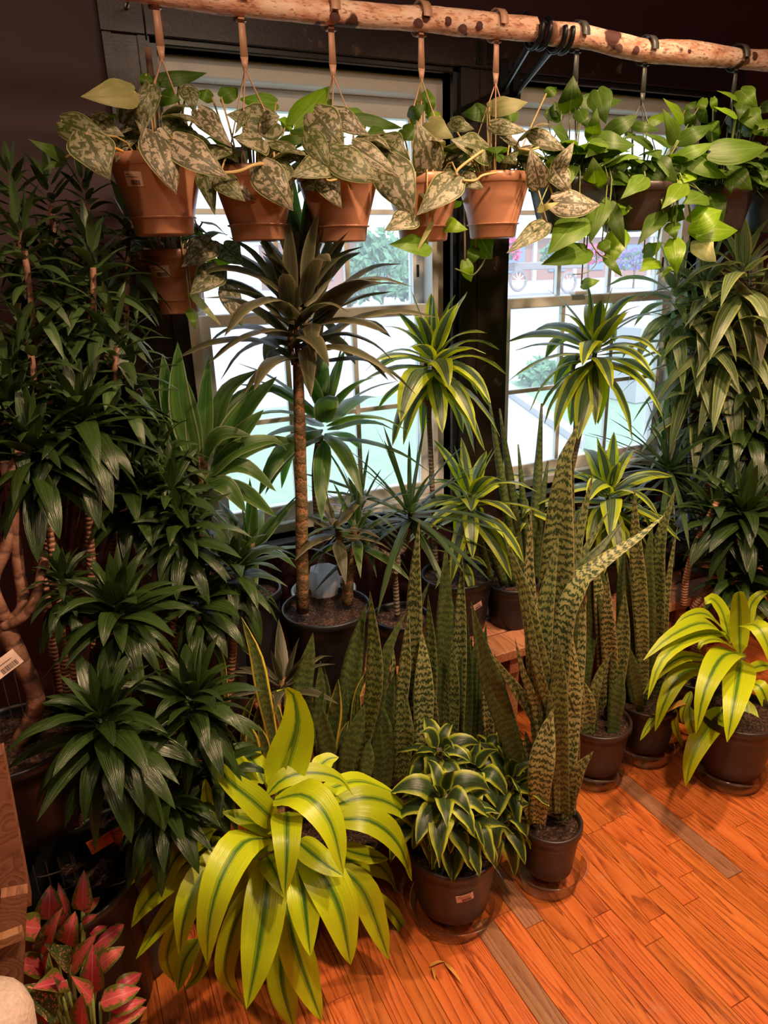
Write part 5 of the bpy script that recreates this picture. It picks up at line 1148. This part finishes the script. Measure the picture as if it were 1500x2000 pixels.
# ------------------------------------------------------------------ dark plants down the left side
def compact(label, base, r, h, heads, mat='comp', wr=.225, n=56, potm=M_BLACK, name='compact_dracaena', kw=CK, cmat=M_CANEC, hub=None):
    o, p, C, r, h = potted(name, label, base, r, h, potm)
    cr = .0065 if hub else .010; top = V((C.x, C.y, C.z + h - .03)) if hub is None else V(hub)
    if hub is not None: cane(o, [V((C.x, C.y, C.z + h - .03)), top], .02, .018, cmat, 'trunk')
    bk_ = MB() if n * len(heads) > 295 else None
    for (px, py, Y, R) in heads:
        K = head(o, px, py, Y, R * .95, n, wr, mat, bulk=bk_, **kw)
        K = K - V((0, 0, .06)); mid = top * .5 + K * .5 + V((K.x - top.x, K.y - top.y, 0)) * .18
        cane(o, [top, mid, K], cr * 1.1, cr * .9, cmat)
    if bk_ is not None: q = bk_.build('leaf_mass', ML[mat], o, True); q['kind'] = 'stuff'
    return o, p, C
B = at(225, 1645, 1.42)
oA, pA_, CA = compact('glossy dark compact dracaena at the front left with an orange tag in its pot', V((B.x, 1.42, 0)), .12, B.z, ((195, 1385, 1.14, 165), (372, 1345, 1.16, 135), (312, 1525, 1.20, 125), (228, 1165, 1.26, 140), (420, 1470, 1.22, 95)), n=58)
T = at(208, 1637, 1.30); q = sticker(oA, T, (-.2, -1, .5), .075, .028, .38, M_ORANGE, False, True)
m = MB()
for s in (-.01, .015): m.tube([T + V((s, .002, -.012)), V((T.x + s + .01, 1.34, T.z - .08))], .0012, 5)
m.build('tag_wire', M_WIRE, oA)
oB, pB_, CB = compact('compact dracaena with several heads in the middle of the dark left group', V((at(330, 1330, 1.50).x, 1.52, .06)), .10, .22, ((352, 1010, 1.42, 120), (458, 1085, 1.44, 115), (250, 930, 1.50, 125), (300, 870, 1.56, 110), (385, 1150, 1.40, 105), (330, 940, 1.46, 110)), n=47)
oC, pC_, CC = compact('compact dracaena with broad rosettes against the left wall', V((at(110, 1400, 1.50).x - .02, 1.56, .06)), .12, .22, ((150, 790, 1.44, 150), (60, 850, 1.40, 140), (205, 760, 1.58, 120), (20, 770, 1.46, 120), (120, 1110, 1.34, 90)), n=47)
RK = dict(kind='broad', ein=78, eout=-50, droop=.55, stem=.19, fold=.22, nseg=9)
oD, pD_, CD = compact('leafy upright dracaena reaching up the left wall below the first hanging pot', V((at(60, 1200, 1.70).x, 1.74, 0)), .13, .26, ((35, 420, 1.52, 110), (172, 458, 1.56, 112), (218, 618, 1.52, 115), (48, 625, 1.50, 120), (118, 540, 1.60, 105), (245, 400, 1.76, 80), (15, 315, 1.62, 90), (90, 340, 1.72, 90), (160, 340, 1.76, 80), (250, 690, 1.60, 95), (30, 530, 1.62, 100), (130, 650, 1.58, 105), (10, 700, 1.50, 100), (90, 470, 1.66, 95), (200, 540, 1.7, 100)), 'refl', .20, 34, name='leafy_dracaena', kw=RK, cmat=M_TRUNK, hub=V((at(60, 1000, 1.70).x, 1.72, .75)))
# trunk with bare branching stems at the left edge
o, p, C, r, h = potted('bare_trunk_dracaena', 'bare reddish branching trunks rising from a dark pot at the left edge', V((at(20, 1420, 1.36).x, 1.36, at(20, 1440, 1.36).z - .2)), .12, .2, M_BLACK)
b0 = at(70, 1375, 1.34)
m = V((C.x, C.y, C.z + .17))
cane(o, [m, b0, at(40, 1290, 1.34), at(5, 1215, 1.35)], .017, .016, M_TRUNK, 'trunk')
for pts, r0 in (([(10, 1210, 1.35), (-15, 1140, 1.35), (15, 1060, 1.36), (22, 980, 1.38), (10, 900, 1.40)], 13), ([(20, 1215, 1.35), (45, 1180, 1.35), (35, 1100, 1.36), (25, 1000, 1.37), (20, 940, 1.38), (40, 880, 1.40)], 12), ([(5, 1225, 1.34), (45, 1205, 1.33), (70, 1165, 1.33), (82, 1110, 1.34), (90, 1090, 1.34)], 10), ([(110, 1130, 1.36), (100, 1060, 1.36), (88, 990, 1.37), (84, 930, 1.38), (95, 900, 1.40)], 8), ([(260, 775, 1.62), (248, 740, 1.62), (244, 690, 1.62)], 8), ([(252, 772, 1.62), (268, 755, 1.62), (282, 735, 1.62)], 5)):
    pxcane(o, pts, r0, r0 * .85, M_TRUNK if r0 > 9 else M_CANEC)
T = at(8, 1300, 1.28); sticker(o, T, (.1, -1, .3), .055, .03, .45); m = MB()
for s in (-.008, .012): m.tube([T + V((s, .003, -.012)), at(34, 1405, 1.33) + V((s, 0, 0))], .001, 5)
m.build('label_wire', M_WIRE, o)
o = thing('black_nursery_pot', 'big empty black nursery pot standing in the dark under the left group', 'pot', V((at(110, 1560, 1.50).x, 1.30, 0)))
P = at(100, 1480, 1.30); pot(o, V((P.x - .02, 1.30, 0)), .13, .40, M_BLACK, soil=False, soil_drop=.33)
o.location = (P.x - .02, 1.30, 0)
for c in o.children:
    for vv in c.data.vertices: vv.co.x -= (P.x - .02) - at(110, 1560, 1.50).x
# wire rack beside it
W = [at(64, 1650, 1.30), at(135, 1630, 1.30)]
o = thing('wire_rack', 'small dark wire rack in the shadow beside the wooden leg', 'rack', V((W[0].x, 1.26, 0)))
x0, x1 = W[0].x, W[1].x; zt = W[0].z
for k in range(4):
    z = zt - .03 - k * .045; m = MB(); m.tube(spline([V((x0, 1.25, z)), V((x0 + .01, 1.24, z)), V((x1, 1.24, z)), V((x1, 1.27, z))], 8), .0016, 5); m.build('wire', M_WIRE, o)
for k in range(4):
    x = x0 + (x1 - x0) * k / 3; m = MB(); m.tube([V((x, 1.242, zt)), V((x, 1.242, zt - .18))], .0014, 5); m.build('wire', M_WIRE, o)

# ------------------------------------------------------------------ pink aglaonemas
A5, z5 = (0, 1700), 5.0
def aglao(label, cpx, Y, r, h, rows, potm=M_BLACK):
    T = at(cpx[0], cpx[1], Y); o, p, C, r, h = potted('pink_aglaonema', label, V((T.x, Y, 0)), r, h, potm); m = MB()
    for bx, by, tx, ty, wd, d, *mt in rows:
        dd = {'f': (-.03, -.07), 'm': (0, 0), 'b': (.05, .07)}[d]
        b = at(bx / z5, 1700 + by / z5, Y + dd[0])
        pxleaf(o, A5, z5, [(bx, by, dd[0]), ((bx + tx) / 2, (by + ty) / 2, (dd[0] + dd[1]) / 2 - .012), (tx, ty, dd[1])], wd * 1.4, Y, mt[0] if mt else 'agla', 'ovate', .8, .22, .02, 9, ncross=7)
        s = V((C.x + (b.x - C.x) * .2, C.y + (b.y - C.y) * .2, h - .02)); m.tube(spline([s, (s + b) / 2 + V((0, 0, .01)), b], 5), .003, 5)
    q = m.build('stem', M_STEMG, o, True); q['kind'] = 'stuff'; return o, C
o, C = aglao('pink and green aglaonema in the bottom left corner, nearest one', (150, 2010), 1.02, .06, .10, ((900, 1200, 905, 715, 175, 'm'), (900, 1260, 690, 1028, 145, 'f'), (640, 1080, 310, 1150, 200, 'f'), (560, 1350, 155, 1140, 240, 'f', 'aglag'), (480, 1480, 170, 1200, 130, 'f'), (610, 1240, 520, 1040, 130, 'f', 'aglag'), (800, 1540, 800, 1195, 190, 'f'),
 (980, 1290, 1372, 1150, 155, 'm'), (1120, 1170, 1385, 1000, 115, 'b'), (1040, 1490, 1435, 1340, 150, 'm'), (1080, 1370, 1432, 1262, 115, 'm'), (850, 1080, 870, 860, 110, 'b', 'aglag'), (260, 1560, 140, 1420, 160, 'f'), (700, 1400, 660, 1150, 120, 'm', 'aglag')))
m = MB(); T = at(104, 1984, 1.02); m.lathe(T, [(.001, -.02), (.008, -.016), (.0115, -.004), (.011, .006), (.007, .015), (.001, .019)], 14); q = m.build('bud', M_BUD, o, True); q['label'] = 'round green bud'
o, C = aglao('pink aglaonema behind the nearest one, dark red leaves at its back', (125, 1960), 1.13, .06, .11, ((400, 570, 38, 525, 190, 'm'), (400, 800, 612, 360, 170, 'f'), (650, 730, 737, 395, 175, 'm'), (690, 920, 430, 720, 160, 'f', 'aglag'), (690, 970, 960, 600, 160, 'f'), (880, 750, 1212, 528, 170, 'b'), (970, 930, 1218, 742, 145, 'm'), (430, 960, 5, 870, 180, 'f'),
 (800, 400, 822, -5, 140, 'b'), (650, 420, 565, 110, 70, 'b'), (480, 480, 490, 140, 190, 'b'), (820, 410, 975, 255, 75, 'b'), (800, 510, 948, 430, 65, 'm'), (420, 760, 380, 600, 130, 'f', 'aglag'), (860, 600, 1050, 500, 110, 'b'), (430, 1000, 470, 760, 120, 'f'), (620, 620, 650, 280, 120, 'b')))
# wooden stand at the left edge, pale stone below it
o = thing('wooden_stand_leg', 'weathered wooden stand leg with cross rail at the left edge', 'stand', at(30, 1990, 1.02))
def beam(name, p0, p1, Y, wpx, dep, par):
    a, b = at(*p0, Y), at(*p1, Y); d = (b - a).normalized(); s = V((1, 0, 0)) - d * d.x; s.normalize(); q = d.cross(s)
    w_ = wpx * mpp(a) / 2; v = [c + s * (i * w_) + q * (j * dep / 2) for c in (a, b) for i, j in ((-1, -1), (1, -1), (1, 1), (-1, 1))]
    return link_mesh(name, v, [(3, 2, 1, 0), (4, 5, 6, 7), (0, 1, 5, 4), (1, 2, 6, 5), (2, 3, 7, 6), (3, 0, 4, 7)], M_POST, par, None, False)
beam('upper_post', (-28, 1470), (30, 1765), 1.04, 62, .03, o); beam('lower_post', (28, 1735), (12, 2160), 1.02, 46, .03, o); beam('cross_rail', (-40, 1850), (45, 1818), 1.00, 20, .02, o); beam('back_post', (-22, 1700), (-5, 2100), 1.05, 34, .03, o); beam('cross_rail', (-40, 1905), (30, 1880), 1.05, 16, .02, o)
T = at(-22, 2010, .90); m = MB(); v = []; k = 18
pr = [(.001, .055), (.03, .052), (.05, .04), (.06, .015), (.058, -.03), (.05, -T.z + .002), (.001, -T.z)]
m.lathe(T, pr, k); m.v = [tuple(V(q) + V((1, 1, .4)) * (.004 * noise.noise(V(q) * 60))) if q[2] > .05 else q for q in m.v]
tag(m.build('stone_garden_pillar', M_STONE, None, True), 'rough pale stone pillar top in the bottom left corner', 'pillar')
for i, (x, y, x2, y2) in enumerate(((838, 1888, 870, 1878), (868, 1880, 905, 1925), (845, 1890, 850, 1915))):
    a, b = on_z(x, y, .003), on_z(x2, y2, .003)
    q = leaf(None, [a, (a + b) / 2 + V((0, 0, .006)), b], .008, M_DRY, 'lance', None, .3, .05, 7, 3, name='dry_leaf_bit')
    tag(q, ('short flat dry leaf scrap on the boards, upper one of three', 'longest dry leaf scrap on the boards, running to the right', 'small dry leaf scrap on the boards, lower left of three')[i], 'leaf')
